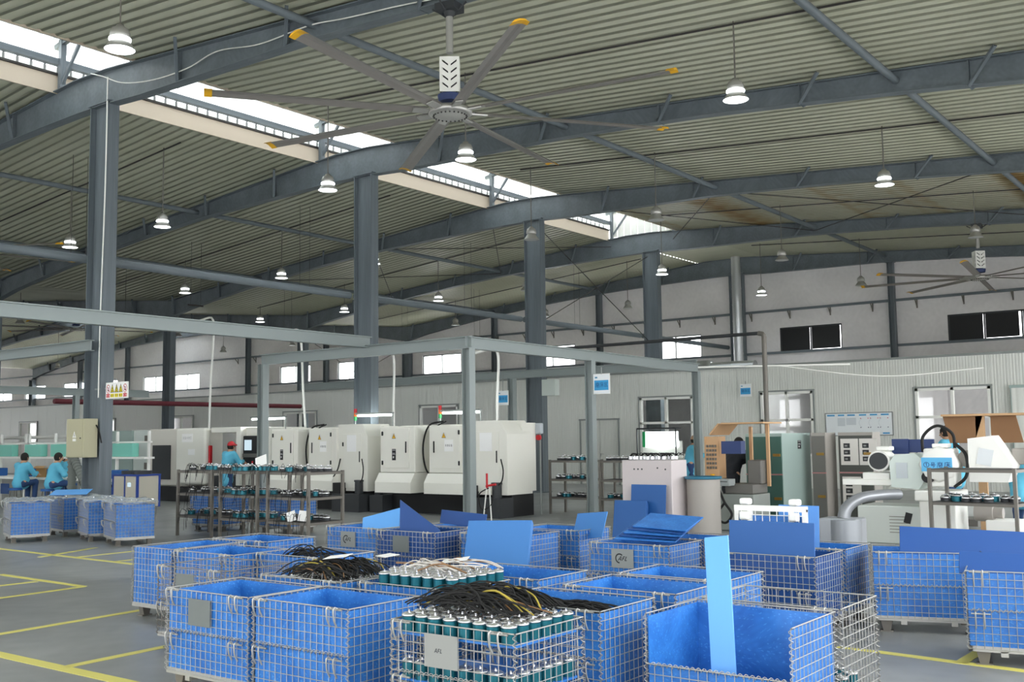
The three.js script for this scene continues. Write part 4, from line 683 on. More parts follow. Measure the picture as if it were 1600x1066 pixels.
{ // cabinets
  const cab = (a, b, side, z, top, mFront, mSide, label, extra) => { const x0 = xAt(a, z), x1 = xAt(b, z), dp = Math.abs(onX(side, 700, x1).z - z) || 0.7; const t = thing('steel_cabinet', label, 'cabinet', [(x0 + x1) / 2, 0, z]); const w = x1 - x0;
    new MB().box(w, top, dp, 0, top / 2, -dp / 2).build('body', mSide, t); for (const [y0, y1] of [[0.08, 0.94], [0.97, top - 0.06]]) { const d = new MB().rbox(w - 0.02, y1 - y0, 0.015, 0, (y0 + y1) / 2, 0.008, 0.005).build('door', mFront, t); new MB().box(0.14, 0.05, 0.03, w / 2 - 0.1, (y0 + y1) / 2, 0.03).build('latch', S(0x9a7a3c, 0.4, 0.5), d); } new MB().box(w, 0.02, 0.02, 0, 0.955, 0.01).build('red_strip', S(0xb98080, 0.5), t); if (extra) extra(t, w, dp); return t; };
  cab(1165, 1222, 1266, -18.6, 1.72, M.green, M.greenPale, 'dark green steel cabinet with a pale side and brass latch', (t, w, dp) => { flat(0.16, 0.16, darkPlate, 'sticker', t, w / 2 + 0.003, 1.5, -dp * 0.6, 0, Math.PI / 2); });
  cab(1268, 1290, 1306, -19.6, 1.72, M.greyCab, M.warmGrey, 'narrow dark grey steel cabinet between the green and the papered one');
  cab(1310, 1364, 1376, -19.9, 1.72, S(0x4a4d48, 0.5), M.warmGrey, 'dark steel cabinet with illustrated paper notices', (t, w) => { const n = printMat(128, 192, (x) => { x.fillStyle = '#d9d5cf'; x.fillRect(0, 0, 128, 192); x.fillStyle = '#26282a'; for (const y of [34, 82, 130]) { x.fillRect(22, y, 46, 34); x.fillStyle = '#8a8a88'; x.fillRect(30, y + 12, 20, 12); x.fillStyle = '#26282a'; } }); flat(0.34, 0.5, n, 'paper_notice', t, -w / 2 + 0.22, 1.35, 0.02); flat(0.34, 0.5, n, 'paper_notice', t, -w / 2 + 0.58, 1.35, 0.02); flat(0.36, 0.52, n, 'paper_notice', t, -w / 2 + 0.24, 0.62, 0.02); });
}
{ // dust tank and bent pipe
  const t = thing('dust_tank', 'grey sheet metal dust tank with a bent pipe to the grinder', 'tank', [-5.12, 0, -14.15]); t.scale.set(0.85, 0.72, 0.85);
  new MB().rbox(0.62, 0.78, 0.5, 0, 0.39, 0, 0.04).build('tank_body', S(0xa7abb0, 0.45, 0.4), t); new MB().cyl(0.24, 0.24, 0.76, 0.1, 0.38, 0.12, 24).build('drum_side', S(0x9da1a6, 0.4, 0.5), t);
  new MB().tube([V(0.02, 0.76, 0), V(0.06, 0.95, -0.05), V(0.2, 1.12, -0.2), V(0.42, 1.18, -0.5), V(0.62, 1.18, -0.9)], 0.1, 30, 16).build('bent_pipe', S(0x8f9296, 0.4, 0.5), t);
}
{ // white surface grinder
  const t = thing('grinding_machine', 'white grinding machine with round motor and blue numbered paper sign', 'machine', [-4.78, 0, -16.9]); t.scale.set(0.86, 0.8, 0.86);
  const P = (mb, n, m, p = t) => mb.build(n, m, p);
  P(new MB().rbox(1.3, 0.72, 0.9, -0.45, 0.36, 0, 0.02), 'base', S(0xc9cfc9, 0.5)); P(new MB().rbox(0.62, 0.85, 0.8, 0.32, 0.43, 0.1, 0.03), 'column_base', M.white); P(new MB().rbox(0.7, 0.2, 0.85, 0.3, 0.93, 0.12, 0.03), 'saddle', M.white);
  const lv = new MB(); for (let k = 0; k < 6; k++) lv.box(0.36, 0.012, 0.01, -0.35, 0.22 + k * 0.06, 0.453); P(lv, 'louvre', M.iron); P(new MB().box(0.12, 0.2, 0.01, -0.2, 0.5, 0.455, 0, 0, -0.25), 'base_slot', M.black);
  P(new MB().rbox(0.95, 0.12, 0.35, -0.95, 1.16, 0.1, 0.02).rbox(0.5, 0.14, 0.3, -0.8, 1.28, 0.1, 0.02), 'work_table', M.white);
  const mo = P(new MB().cyl(0.2, 0.2, 0.42, -0.72, 1.58, 0.1, 24, Math.PI / 2), 'spindle_motor', M.white); P(new MB().cyl(0.165, 0.165, 0.03, -0.72, 1.58, 0.32, 24, Math.PI / 2), 'fan_cover', M.charcoal, mo); P(new MB().rbox(0.24, 0.08, 0.3, -0.66, 1.82, 0.1), 'terminal_box', M.white, mo);
  P(new MB().prism([[-0.28, -0.32], [0.2, -0.36], [0.3, -0.2], [0.3, 0.2], [0.15, 0.33], [-0.2, 0.3], [-0.3, 0.15]], 0.5, -0.22, 1.4, -0.15), 'wheel_guard', S(0xcfdad4, 0.4)); P(new MB().box(0.2, 0.3, 0.01, -0.3, 1.4, 0.357), 'guard_window', S(0xb7c0c4, 0.2));
  P(new MB().lathe([[0, 0], [0.34, 0], [0.34, 0.35], [0.3, 0.42], [0, 0.42]], 8, 0.35, 1.52, 0.05, Math.PI / 2), 'grinding_head', M.white); P(new MB().rbox(0.5, 0.4, 0.45, 0.35, 1.62, 0.2, 0.04).rbox(0.46, 0.3, 0.4, 0.4, 1.25, 0.2, 0.03), 'head_cover', M.white); P(new MB().rbox(0.26, 0.08, 0.3, 0.35, 1.87, 0.15), 'head_terminal_box', M.white); P(new MB().cyl(0.11, 0.11, 0.05, 0.17, 1.28, 0.42, 20, Math.PI / 2), 'port', M.black);
  flat(0.52, 0.26, printMat(256, 128, (x) => { x.fillStyle = '#5fb4e2'; x.fillRect(0, 0, 256, 128); x.strokeStyle = '#1d3c78'; x.lineWidth = 5; x.beginPath(); x.arc(42, 66, 22, 0, 7); x.stroke(); x.beginPath(); x.moveTo(36, 58); x.lineTo(43, 52); x.lineTo(43, 80); x.stroke(); glyph(x, 'hao', 72, 42, 50, 5); glyph(x, 'mo', 130, 42, 52, 4); glyph(x, 'chuang', 190, 42, 52, 5); }), 'paper_sign', t, 0.34, 1.52, 0.478);
  P(new MB().prism([[0, 0], [0.62, 0], [0.72, 0.3], [0.4, 0.85], [0, 0.8]], 0.5, 0.85, 1.2, -0.1), 'splash_cover', M.white); P(new MB().box(0.24, 0.3, 0.01, 1.12, 1.66, 0.407, 0, 0, -0.2), 'cover_window', S(0xc7cdd0, 0.2)); P(new MB().cyl(0.16, 0.16, 0.22, 0.78, 1.62, 0.1, 20, Math.PI / 2), 'wheel_housing', M.warmGrey); P(new MB().rbox(0.18, 0.6, 0.3, 1.78, 1.6, -0.1, 0.02).rbox(0.3, 0.3, 0.2, 1.6, 1.66, -0.15, 0.02), 'slide_column', M.warmGrey);
  P(new MB().tube([V(-0.02, 1.75, 0), V(0.0, 2.05, 0), V(0.25, 2.25, 0), V(0.5, 2.1, 0), V(0.55, 1.8, 0.05)], 0.028, 40, 8).tube([V(0.6, 1.9, 0.2), V(0.8, 1.7, 0.35), V(0.8, 1.3, 0.4), V(0.6, 1.1, 0.4)], 0.03, 24, 8), 'hose', M.rubber); P(new MB().cyl(0.16, 0.16, 0.3, 1.0, 0.62, 0.1, 20, 0, 0, Math.PI / 2).cyl(0.1, 0.1, 0.4, 1.1, 0.62, 0.1, 16, 0, 0, Math.PI / 2), 'drive_motor', M.warmGrey); P(new MB().rbox(0.5, 0.5, 0.6, 1.3, 0.25, 0, 0.02), 'side_unit', M.white);
  P(new MB().box(0.3, 0.3, 0.05, -0.55, 1.85, -0.45).box(0.5, 0.26, 0.05, -0.2, 1.86, -0.5), 'blue_box', M.navy);
}
{ // dark grinder with a wooden cover
  const t = thing('wood_covered_grinder', 'old grey grinder under a wooden plank cover with a tool rack', 'machine', [-8.22, 0, -17.6]); t.scale.set(0.9, 0.86, 0.9);
  const P = (mb, n, m) => mb.build(n, m, t);
  P(new MB().rbox(0.75, 0.75, 0.8, 0.05, 0.38, -0.1, 0.02), 'base', S(0x8f958f, 0.5)); P(new MB().rbox(0.6, 0.2, 0.7, 0.1, 0.86, -0.1, 0.02).rbox(0.3, 0.5, 0.5, 0.3, 1.2, -0.3, 0.03), 'slide', M.greyCab); P(new MB().rbox(0.42, 0.14, 0.3, -0.2, 1.0, 0.36, 0.01), 'drawer_box', S(0x9aa09f, 0.5)); P(new MB().box(0.36, 0.015, 0.01, -0.2, 1.02, 0.513), 'drawer_slot', M.black);
  P(new MB().box(0.3, 0.9, 0.03, -0.42, 1.5, 0.32).box(0.03, 0.9, 0.9, -0.56, 1.5, -0.1), 'plank_side', M.wood); P(new MB().box(0.3, 0.03, 0.9, -0.36, 2.1, -0.1, 0, 0, 0.85).box(0.9, 0.03, 0.9, 0.25, 2.22, -0.1), 'plank_roof', M.wood); P(new MB().box(0.06, 1.3, 0.06, 0.5, 1.55, -0.3), 'plank_post', M.wood); P(new MB().box(0.06, 1.3, 0.06, 0.05, 1.5, -0.5), 'plank_post', M.wood);
  const tr = new MB(); for (let i = 0; i < 4; i++) for (let j = 0; j < 6; j++) tr.box(0.035, 0.05, 0.03, -0.52 + i * 0.06, 1.3 + j * 0.09, 0.345); P(tr, 'tool_rack', M.iron); P(new MB().cyl(0.05, 0.02, 0.1, -0.4, 1.12, 0.38, 8).bar(V(-0.45, 1.15, 0.38), V(-0.3, 1.08, 0.4), 0.015), 'yellow_valve', M.yellowTip); P(new MB().box(0.42, 0.26, 0.2, 0.05, 1.72, 0.34), 'blue_box', M.navy); P(new MB().tube([V(-0.25, 0.9, 0.45), V(-0.1, 0.6, 0.5), V(0.05, 0.35, 0.5), V(-0.1, 0.18, 0.5), V(-0.28, 0.3, 0.5), V(-0.1, 0.6, 0.48)], 0.025, 40, 7), 'hose', M.rubber);
  const w = thing('wooden_cover', 'wooden plank cover standing over the white grinder', 'cover', [-4.0, 0, -19.3]); w.scale.y = 0.92; new MB().box(2.1, 0.04, 0.7, 0, 2.16, 0).build('plank_roof', M.wood, w); new MB().box(0.16, 2.15, 0.06, 0.85, 1.07, 0.2).build('plank_post', M.wood, w); new MB().box(0.14, 2.15, 0.06, -0.45, 1.07, 0.2).build('plank_post', M.wood, w); new MB().prism([[0, 0], [0.4, 0], [0.55, 0.5], [-0.1, 0.5]], 0.03, -0.95, 1.64, 0.2).prism([[0, 0], [0.5, 0], [0.4, 0.5], [-0.0, 0.5]], 0.03, -0.3, 1.64, 0.1).build('plank_side', S(0x8a6544, 0.7), w);
}
// notice board, hanging signs, wall boxes
{
  const t = thing('notice_board', 'white notice board with blue headers on the partition', 'notice board', [-10.93, 1.98, PZ + 0.04]);
  const m = printMat(512, 176, (x, w, h) => { x.fillStyle = '#e9eef0'; x.fillRect(0, 0, w, h); x.fillStyle = '#3f9bcf'; for (const [a, b] of [[10, 60], [96, 50], [170, 60], [262, 56], [346, 56], [430, 60]]) x.fillRect(a, 8, b, 12); for (const [a, b] of [[10, 60], [176, 56], [346, 60], [440, 52]]) x.fillRect(a, 158, b, 11); x.fillStyle = '#cfd6da'; x.fillRect(92, 36, 60, 66); x.fillRect(160, 36, 78, 58); x.strokeStyle = '#cdd5d8'; x.lineWidth = 3; for (const a of [270, 345, 420]) { x.beginPath(); x.arc(a + 30, 78, 38, 2, 4.4); x.stroke(); x.fillStyle = '#c0344a'; x.fillRect(a, 38, 7, 7); x.fillRect(a + 58, 38, 7, 7); x.fillStyle = '#2a2f55'; x.fillRect(a, 112, 7, 7); x.fillRect(a + 58, 112, 7, 7); } });
  flat(2.02, 0.66, m, 'board_face', t, 0, 0, 0.012); new MB().box(2.08, 0.03, 0.03, 0, 0.345, 0).box(2.08, 0.03, 0.03, 0, -0.345, 0).box(0.03, 0.7, 0.03, 1.03, 0, 0).box(0.03, 0.7, 0.03, -1.03, 0, 0).box(2.04, 0.68, 0.012, 0, 0, -0.005).build('board_frame', M.trimGrey, t);
  const sm = printMat(128, 128, (x) => { x.fillStyle = '#eef3f5'; x.fillRect(0, 0, 128, 128); x.fillStyle = '#3aa0d8'; x.fillRect(6, 40, 116, 66); x.strokeStyle = '#175a92'; glyph(x, 'mo', 14, 54, 34, 3); glyph(x, 'chuang', 50, 54, 34, 3); glyph(x, 'qu', 86, 54, 32, 3); x.fillStyle = '#4a8fb0'; x.fillRect(12, 16, 20, 10); });
  for (const [px, py, z, lab] of [[786, 622, -23.7, 'small blue and white area sign on the thin drop pipe'], [940, 600, -18.4, 'blue and white area sign fixed to the middle gantry post'], [1165, 610, -31.8, 'blue and white area sign hanging before the office window']]) { const p = onZ(px, py, z), s = thing('hanging_sign', lab, 'sign', [p.x, p.y, p.z]); if (z === -31.8) new MB().box(0.06, 0.06, 0.26, 0, 0.1, -0.13).build('wall_bracket', M.trimGrey, s); flat(0.38, 0.4, sm, 'sign_face', s, 0, 0, 0.01); new MB().box(0.4, 0.42, 0.012, 0, 0, 0).build('sign_board', M.white, s); new MB().bar(V(0, 0.2, 0), V(0, (z === -31.8 ? p.y + 0.3 : z === -18.4 ? 0.35 + p.y : 3.5) - p.y, 0), 0.012).build('hanger', M.trimGrey, s); struct(s); delete s.userData.kind; }
  const sf = printMat(512, 200, (x, w, h) => {
    x.fillStyle = '#f2f1ee'; x.fillRect(0, 0, w, h);
    const ring = (cx) => { x.strokeStyle = '#c22a30'; x.lineWidth = 9; x.fillStyle = '#fff'; x.beginPath(); x.ellipse(cx, 78, 38, 52, 0, 0, 7); x.fill(); x.fillStyle = '#222'; x.beginPath(); x.arc(cx, 66, 11, 0, 7); x.fill(); x.fillRect(cx - 12, 78, 24, 30); x.beginPath(); x.ellipse(cx, 78, 38, 52, 0, 0, 7); x.stroke(); x.beginPath(); x.moveTo(cx - 26, 42); x.lineTo(cx + 26, 114); x.stroke(); };
    ring(56); ring(456);
    for (const cx of [156, 256, 356]) { x.fillStyle = '#e6d21e'; x.strokeStyle = '#1c1c1c'; x.lineWidth = 8; x.beginPath(); x.moveTo(cx, 24); x.lineTo(cx + 42, 122); x.lineTo(cx - 42, 122); x.closePath(); x.fill(); x.stroke(); x.fillStyle = '#1c1c1c'; x.fillRect(cx - 6, 58, 12, 34); x.fillRect(cx - 16, 98, 32, 10); }
    for (const [cx, c, g] of [[56, '#c22a30', 'she'], [156, '#e6d21e', 'bei'], [256, '#e6d21e', 'guan'], [356, '#e6d21e', 'jian'], [456, '#c22a30', 'qu']]) { x.fillStyle = c; x.fillRect(cx - 42, 142, 84, 46); x.strokeStyle = c === '#c22a30' ? '#f4dcdc' : '#2a2a18'; glyph(x, g, cx - 36, 152, 26, 3); glyph(x, g === 'she' ? 'bei' : 'she', cx + 8, 152, 26, 3); }
  });
  const p = onZ(183, 610, FZ[0] + 0.06), s = thing('safety_sign', 'safety sign board with red prohibition rings and yellow warning triangles', 'sign', [p.x, p.y, p.z]); flat(0.74, 0.3, sf, 'sign_face', s, 0, 0, 0.012); new MB().box(0.76, 0.32, 0.015, 0, 0, 0).build('sign_board', M.white, s); new MB().box(0.5, 0.03, 0.03, -0.55, 0.05, -0.02).bar(V(-0.05, 0.15, 0), V(-0.05, 0.24, 0), 0.01).build('bracket', M.trimGrey, s);
  const b = onZ(120, 685, -11.35), e = thing('electrical_box', 'beige electrical box with a hazard mark on the first column', 'electrical box', [-19.3, b.y, FZ[0] + 0.3]);
  new MB().rbox(0.62, 0.76, 0.3, 0, 0, 0, 0.01).build('box_body', M.beigeBox, e); const d = new MB().rbox(0.58, 0.72, 0.012, 0, 0, 0.153, 0.004).build('box_door', M.beigeBox, e); flat(0.16, 0.22, printMat(64, 96, (x) => { x.fillStyle = '#b4b092'; x.fillRect(0, 0, 64, 96); x.fillStyle = '#f4f4f0'; x.beginPath(); x.moveTo(32, 4); x.lineTo(58, 62); x.lineTo(6, 62); x.fill(); x.fillRect(8, 70, 48, 22); x.strokeStyle = '#555'; x.lineWidth = 4; x.beginPath(); x.moveTo(34, 24); x.lineTo(28, 42); x.lineTo(36, 42); x.lineTo(30, 58); x.stroke(); }), 'hazard_sticker', d, 0, 0.04, 0.162); new MB().cyl(0.012, 0.012, 0.02, 0.22, 0, 0.165, 8, Math.PI / 2).build('lock', M.charcoal, d);
  struct(tag(new MB().tube([V(-19.2, b.y + 0.38, FZ[0] + 0.2), V(-18.95, b.y + 0.2, FZ[0] + 0.18), V(-18.9, b.y - 0.1, FZ[0] + 0.12)], 0.014, 14, 5).build('box_cable', M.rubber), 'black cable from the electrical box', 'cable'));
  const wb = onZ(848, 606, -26.3); const w = thing('wall_unit', 'pale grey control box on the third column', 'electrical box', [wb.x + 0.2, wb.y, FZ[2] + 0.25]); new MB().rbox(0.5, 0.5, 0.25, 0, 0, 0, 0.01).build('box_body', M.greenPale2, w);
  const r = thing('red_knob_box', 'grey switch box with a round red knob beside the lathe', 'switch box', [xAt(842, -19), 1.9, -19.0]); new MB().rbox(0.2, 0.24, 0.12, 0, 0, 0, 0.03).build('box_body', S(0xb9c0c6, 0.5), r); new MB().cyl(0.06, 0.06, 0.06, 0.02, -0.2, 0.03, 16, Math.PI / 2).build('knob', M.red, r); new MB().bar(V(0, -1.9, -0.05), V(0, 0.1, -0.05), 0.02).build('stand', M.trimGrey, r);
}
// assembly benches at the far side, air cooler, screens
{
  for (let k = 0; k < 3; k++) { const x = -24.75 - k * 3.2, z = -15.2 - k * 0.1, t = thing('assembly_bench', 'white framed assembly bench with aqua back panels', 'bench', [x, 0, z], 0, 'assembly benches'); new MB().box(3.0, 0.05, 1.1, 0, 0.78, 0).build('bench_top', M.white, t); for (const sx of [-1.4, 0, 1.4]) new MB().box(0.06, 2.0, 0.06, sx, 1.0, -0.4).box(0.06, 0.78, 0.06, sx, 0.39, 0.45).build('leg', M.white, t); new MB().box(3.0, 0.05, 0.3, 0, 1.32, -0.35).box(3.0, 0.04, 0.06, 0, 1.72, -0.4).build('upper_shelf', M.white, t); for (const sx of [-0.95, 0.45]) new MB().rbox(0.9, 0.34, 0.2, sx, 1.52, -0.35, 0.02).build('aqua_bin', M.aqua, t); for (const sx of [-0.5, 0.9]) new MB().rbox(0.4, 0.22, 0.3, sx, 0.92, 0.1, 0.02).build('blue_bin', M.blueB, t); new MB().box(1.0, 0.3, 0.02, 0, 0.4, -0.4).build('lower_panel', M.blueB, t); }
  const cb = thing('cardboard_box', 'open brown cardboard box on the assembly bench', 'box', [-27.4, 0.81, -15.1], 0.3); new MB().box(0.34, 0.24, 0.02, 0, 0.12, 0.13).box(0.34, 0.24, 0.02, 0, 0.12, -0.13).box(0.02, 0.24, 0.26, 0.16, 0.12, 0).box(0.02, 0.24, 0.26, -0.16, 0.12, 0).box(0.34, 0.02, 0.26, 0, 0.01, 0).build('box_walls', S(0xb08a5a, 0.8), cb); new MB().box(0.34, 0.01, 0.14, 0, 0.27, 0.2, 0.4).build('flap', S(0xb08a5a, 0.8), cb);
  const h = thing('flex_hose', 'thick grey corrugated hose rising past the benches', 'hose', [-22.9, 0, -13.4]); const mb = new MB(), c = new THREE.CatmullRomCurve3([V(0.5, 0.55, 0), V(0.25, 0.9, 0), V(-0.1, 1.3, 0), V(-0.28, 1.75, 0), V(-0.35, 1.9, -0.05), V(-0.42, 1.7, -0.1), V(-0.38, 1.1, -0.1), V(-0.4, 0.0, -0.1)]); mb.add(new THREE.TubeGeometry(c, 60, 0.09, 12)); for (let i = 0; i < 44; i++) { const p = c.getPoint(i / 44), q = c.getPoint((i + 0.35) / 44); mb.bar(p, q, 0.105, 12); } mb.build('hose', S(0x6f7570, 0.6), h);
  const a = thing('air_cooler', 'beige cooling unit with blue edges and fans on top', 'machine', [xAt(214, -14.6), 0, -14.6]); new MB().rbox(1.0, 0.72, 0.6, 0, 0.56, 0, 0.01).build('body', M.creamDark, a); new MB().box(1.04, 0.04, 0.64, 0, 0.94, 0).box(0.05, 0.74, 0.05, -0.49, 0.56, 0.29).box(0.05, 0.74, 0.05, 0.49, 0.56, 0.29).box(0.05, 0.74, 0.05, 0.49, 0.56, -0.29).box(0.04, 0.74, 0.02, 0, 0.56, 0.305).build('blue_edge', M.navy2 = S(0x27479c, 0.5), a); new MB().cyl(0.22, 0.22, 0.08, -0.22, 1.0, 0, 20).cyl(0.22, 0.22, 0.08, 0.24, 1.0, 0, 20).build('fan_guard', M.charcoal, a); flat(0.14, 0.1, M.screen, 'display', a, 0.18, 0.72, 0.305); new MB().box(0.9, 0.2, 0.5, 0, 0.1, 0).build('plinth', M.charcoal, a);
  const o = thing('inspection_booth', 'lit inspection light box on a bench by the office window', 'light box', [onZ(1030, 690, -27.5).x, 0, -27.5]); new MB().box(1.5, 0.9, 0.5, 0, 0.45, 0).build('bench', M.greenPale2, o); new MB().box(1.3, 0.5, 0.05, 0, 1.3, -0.2).build('back_panel', M.white, o); new MB().box(1.3, 0.05, 0.4, 0, 1.92, 0).box(0.03, 0.95, 0.03, -0.65, 1.45, 0.18).box(0.03, 0.95, 0.03, 0.65, 1.45, 0.18).build('hood', M.charcoal, o); new MB().box(1.1, 0.46, 0.02, 0, 1.6, -0.16).build('light_panel', M.tubeGlow, o); new MB().box(0.1, 0.46, 0.02, -0.6, 1.6, -0.14).build('green_edge', S(0x1f9a5a, 0.5), o); const pl = new THREE.PointLight(0xf4fffa, 0.12); pl.position.set(0, 1.6, 0.05); pl.castShadow = true; pl.shadow.radius = 6; o.add(pl);
}

// ---------- people ----------
function sdfMesh(fn, lo, hi, res) {
  const mc = new MarchingCubes(res, M.skin, false, false, 200000); mc.isolation = 0;
  const cx = [0, 1, 2].map((k) => (lo[k] + hi[k]) / 2), hs = Math.max(hi[0] - lo[0], hi[1] - lo[1], hi[2] - lo[2]) / 2;
  for (let z = 0; z < res; z++) for (let y = 0; y < res; y++) for (let x = 0; x < res; x++) { const f = (v) => (v - res / 2) / (res / 2) * hs; mc.field[x + y * res + z * res * res] = -fn(cx[0] + f(x), cx[1] + f(y), cx[2] + f(z)); }
  mc.update();
  const n = mc.count, g = new THREE.BufferGeometry();
  const pos = new Float32Array(n * 3), nor = new Float32Array(n * 3);
  for (let i = 0; i < n * 3; i++) { pos[i] = mc.positionArray[i] * hs + cx[i % 3]; nor[i] = mc.normalArray[i]; }
  g.setAttribute('position', new THREE.BufferAttribute(pos, 3)); g.setAttribute('normal', new THREE.BufferAttribute(nor, 3)); g.setAttribute('uv', new THREE.BufferAttribute(new Float32Array(n * 2), 2));
  return g;
}
const cap = (p, a, b, ra, rb) => { const ax = b[0] - a[0], ay = b[1] - a[1], az = b[2] - a[2], px = p[0] - a[0], py = p[1] - a[1], pz = p[2] - a[2]; const t = Math.max(0, Math.min(1, (px * ax + py * ay + pz * az) / (ax * ax + ay * ay + az * az || 1))); return Math.hypot(px - ax * t, py - ay * t, pz - az * t) - (ra + (rb - ra) * t); };
const smin = (a, b, k) => { const h = Math.max(k - Math.abs(a - b), 0) / k; return Math.min(a, b) - h * h * k / 4; };
// figures face +z; joints in metres
function figure(seated, lean, reach) {
  const hipY = seated ? 0.48 : 0.9, up = (d, s = 0) => [s, hipY + d * Math.cos(lean), d * Math.sin(lean)];
  const J = { hip: up(0), chest: up(0.34), neck: up(0.54), head: [0, up(0.66)[1], up(0.66)[2] + 0.03] };
  const limb = (s) => { const sh = up(0.48, s * 0.19), el = [s * 0.25, sh[1] - 0.24, sh[2] + 0.06 + reach * 0.1], ha = [s * (0.25 - reach * 0.12), el[1] - 0.2 + reach * 0.22, el[2] + 0.08 + reach * 0.14]; const kn = seated ? [s * 0.12, 0.5, 0.42] : [s * 0.11, 0.48, 0.02], an = seated ? [s * 0.12, 0.09, 0.4] : [s * 0.11, 0.09, -0.02]; return { sh, el, ha, kn, an, hp: [s * 0.1, hipY, J.hip[2]], toe: [an[0], 0.05, an[2] + 0.15] }; };
  const A = [limb(-1), limb(1)];
  const fingers = (l, s) => { const o = []; for (let f = 0; f < 4; f++) o.push([[l.ha[0] + (f - 1.5) * 0.02, l.ha[1] - 0.03, l.ha[2] + 0.05], [l.ha[0] + (f - 1.5) * 0.022, l.ha[1] - 0.05, l.ha[2] + 0.1 + (f === 1 || f === 2 ? 0.015 : 0)]]); o.push([[l.ha[0] - s * 0.03, l.ha[1] - 0.01, l.ha[2] + 0.03], [l.ha[0] - s * 0.06, l.ha[1] - 0.03, l.ha[2] + 0.06]]); return o; };
  const H = J.head;
  const skin = (x, y, z) => { const p = [x, y, z]; let d = Math.hypot((x - H[0]) / 0.82, (y - H[1] - 0.02) / 1.12, (z - H[2]) / 0.95) - 0.1; d = smin(d, cap(p, J.neck, [H[0], H[1] - 0.04, H[2]], 0.055, 0.05), 0.04); d = smin(d, cap(p, [0, H[1] - 0.0, H[2] + 0.09], [0, H[1] - 0.025, H[2] + 0.112], 0.012, 0.016), 0.02); d = Math.min(d, cap(p, [-0.085, H[1], H[2]], [-0.085, H[1] + 0.03, H[2]], 0.016, 0.016), cap(p, [0.085, H[1], H[2]], [0.085, H[1] + 0.03, H[2]], 0.016, 0.016)); d = smin(d, cap(p, up(0.05), J.neck, 0.1, 0.06), 0.05); for (const [i, l] of A.entries()) { d = Math.min(d, smin(smin(cap(p, l.sh, l.el, 0.045, 0.038), cap(p, l.el, l.ha, 0.037, 0.027), 0.03), cap(p, l.ha, [l.ha[0], l.ha[1] - 0.03, l.ha[2] + 0.04], 0.03, 0.032), 0.03)); if (Math.hypot(x - l.ha[0], y - l.ha[1], z - l.ha[2]) < 0.2) for (const [a, b] of fingers(l, i ? 1 : -1)) d = smin(d, cap(p, a, b, 0.0105, 0.009), 0.008); d = Math.min(d, smin(cap(p, l.hp, l.kn, 0.07, 0.05), cap(p, l.kn, l.an, 0.05, 0.04), 0.03)); } d = smin(d, cap(p, up(0.02, -0.1), up(0.02, 0.1), 0.1, 0.1), 0.05); return d; };
  const coat = (x, y, z) => { const p = [x, y, z]; let d = smin(cap(p, up(0.02), J.chest, 0.155, 0.165), cap(p, up(0.46, -0.13), up(0.46, 0.13), 0.085, 0.085), 0.12); d = smin(d, cap(p, J.hip, seated ? [0, 0.5, 0.12] : [0, 0.68, 0], 0.16, 0.18), 0.1); for (const l of A) d = smin(d, smin(cap(p, l.sh, l.el, 0.072, 0.062), cap(p, l.el, [l.ha[0], l.ha[1] + 0.02, l.ha[2] - 0.02], 0.06, 0.048), 0.04), 0.06); return Math.max(d, -(cap(p, up(0.5), up(0.75), 0.058, 0.06))) + 0.006 * Math.sin(x * 38 + y * 17) * Math.sin(y * 29 + z * 23); };
  const trou = (x, y, z) => { const p = [x, y, z]; let d = cap(p, up(0, -0.06), up(0, 0.06), 0.13, 0.13); for (const l of A) d = smin(d, smin(cap(p, l.hp, l.kn, 0.095, 0.075), cap(p, l.kn, l.an, 0.073, 0.062), 0.04), 0.05); return d; };
  const shoe = (x, y, z) => { const p = [x, y, z]; let d = 9; for (const l of A) d = Math.min(d, smin(cap(p, [l.an[0], 0.05, l.an[2] - 0.03], l.toe, 0.048, 0.042), cap(p, [l.an[0], 0.05, l.an[2]], l.an, 0.05, 0.05), 0.03)); return Math.max(d, -y); };
  const hair = (x, y, z) => { const d = Math.hypot((x - H[0]) / 0.84, (y - H[1] - 0.035) / 1.1, (z - H[2] + 0.012) / 0.98) - 0.112; return Math.max(d, (y - H[1]) * -0.75 + (z - H[2]) * 0.9 - 0.03); };
  const capf = (x, y, z) => { const d = Math.hypot((x - H[0]) / 0.86, (y - H[1] - 0.045) / 1.05, (z - H[2] + 0.005)) - 0.118; return smin(Math.max(d, H[1] + 0.045 - y), cap([x, y, z], [-0.05, H[1] + 0.06, H[2] + 0.11], [0.05, H[1] + 0.06, H[2] + 0.11], 0.04, 0.04) * 1 + Math.abs(y - H[1] - 0.06) * 0.9, 0.02); };
  const lo = [-0.45, -0.02, -0.45], hi = [0.45, 1.8, 0.75], hlo = [-0.17, H[1] - 0.15, H[2] - 0.17], hhi = [0.17, H[1] + 0.2, H[2] + 0.2];
  return { skin: sdfMesh(skin, lo, hi, 110), coat: sdfMesh(coat, lo, hi, 84), trousers: sdfMesh(trou, lo, hi, 76), shoes: sdfMesh(shoe, [-0.25, -0.02, -0.2], [0.25, 0.2, 0.62], 48), hair: sdfMesh(hair, hlo, hhi, 40), cap: sdfMesh(capf, hlo, hhi, 40), head: H };
}
const stand = figure(false, 0.2, 1), bent = figure(false, 0.42, 1.2), seatF = figure(true, 0.2, 1);
const eyeMat = S(0x1c1512, 0.4), lipMat = S(0x9a5a4c, 0.6);
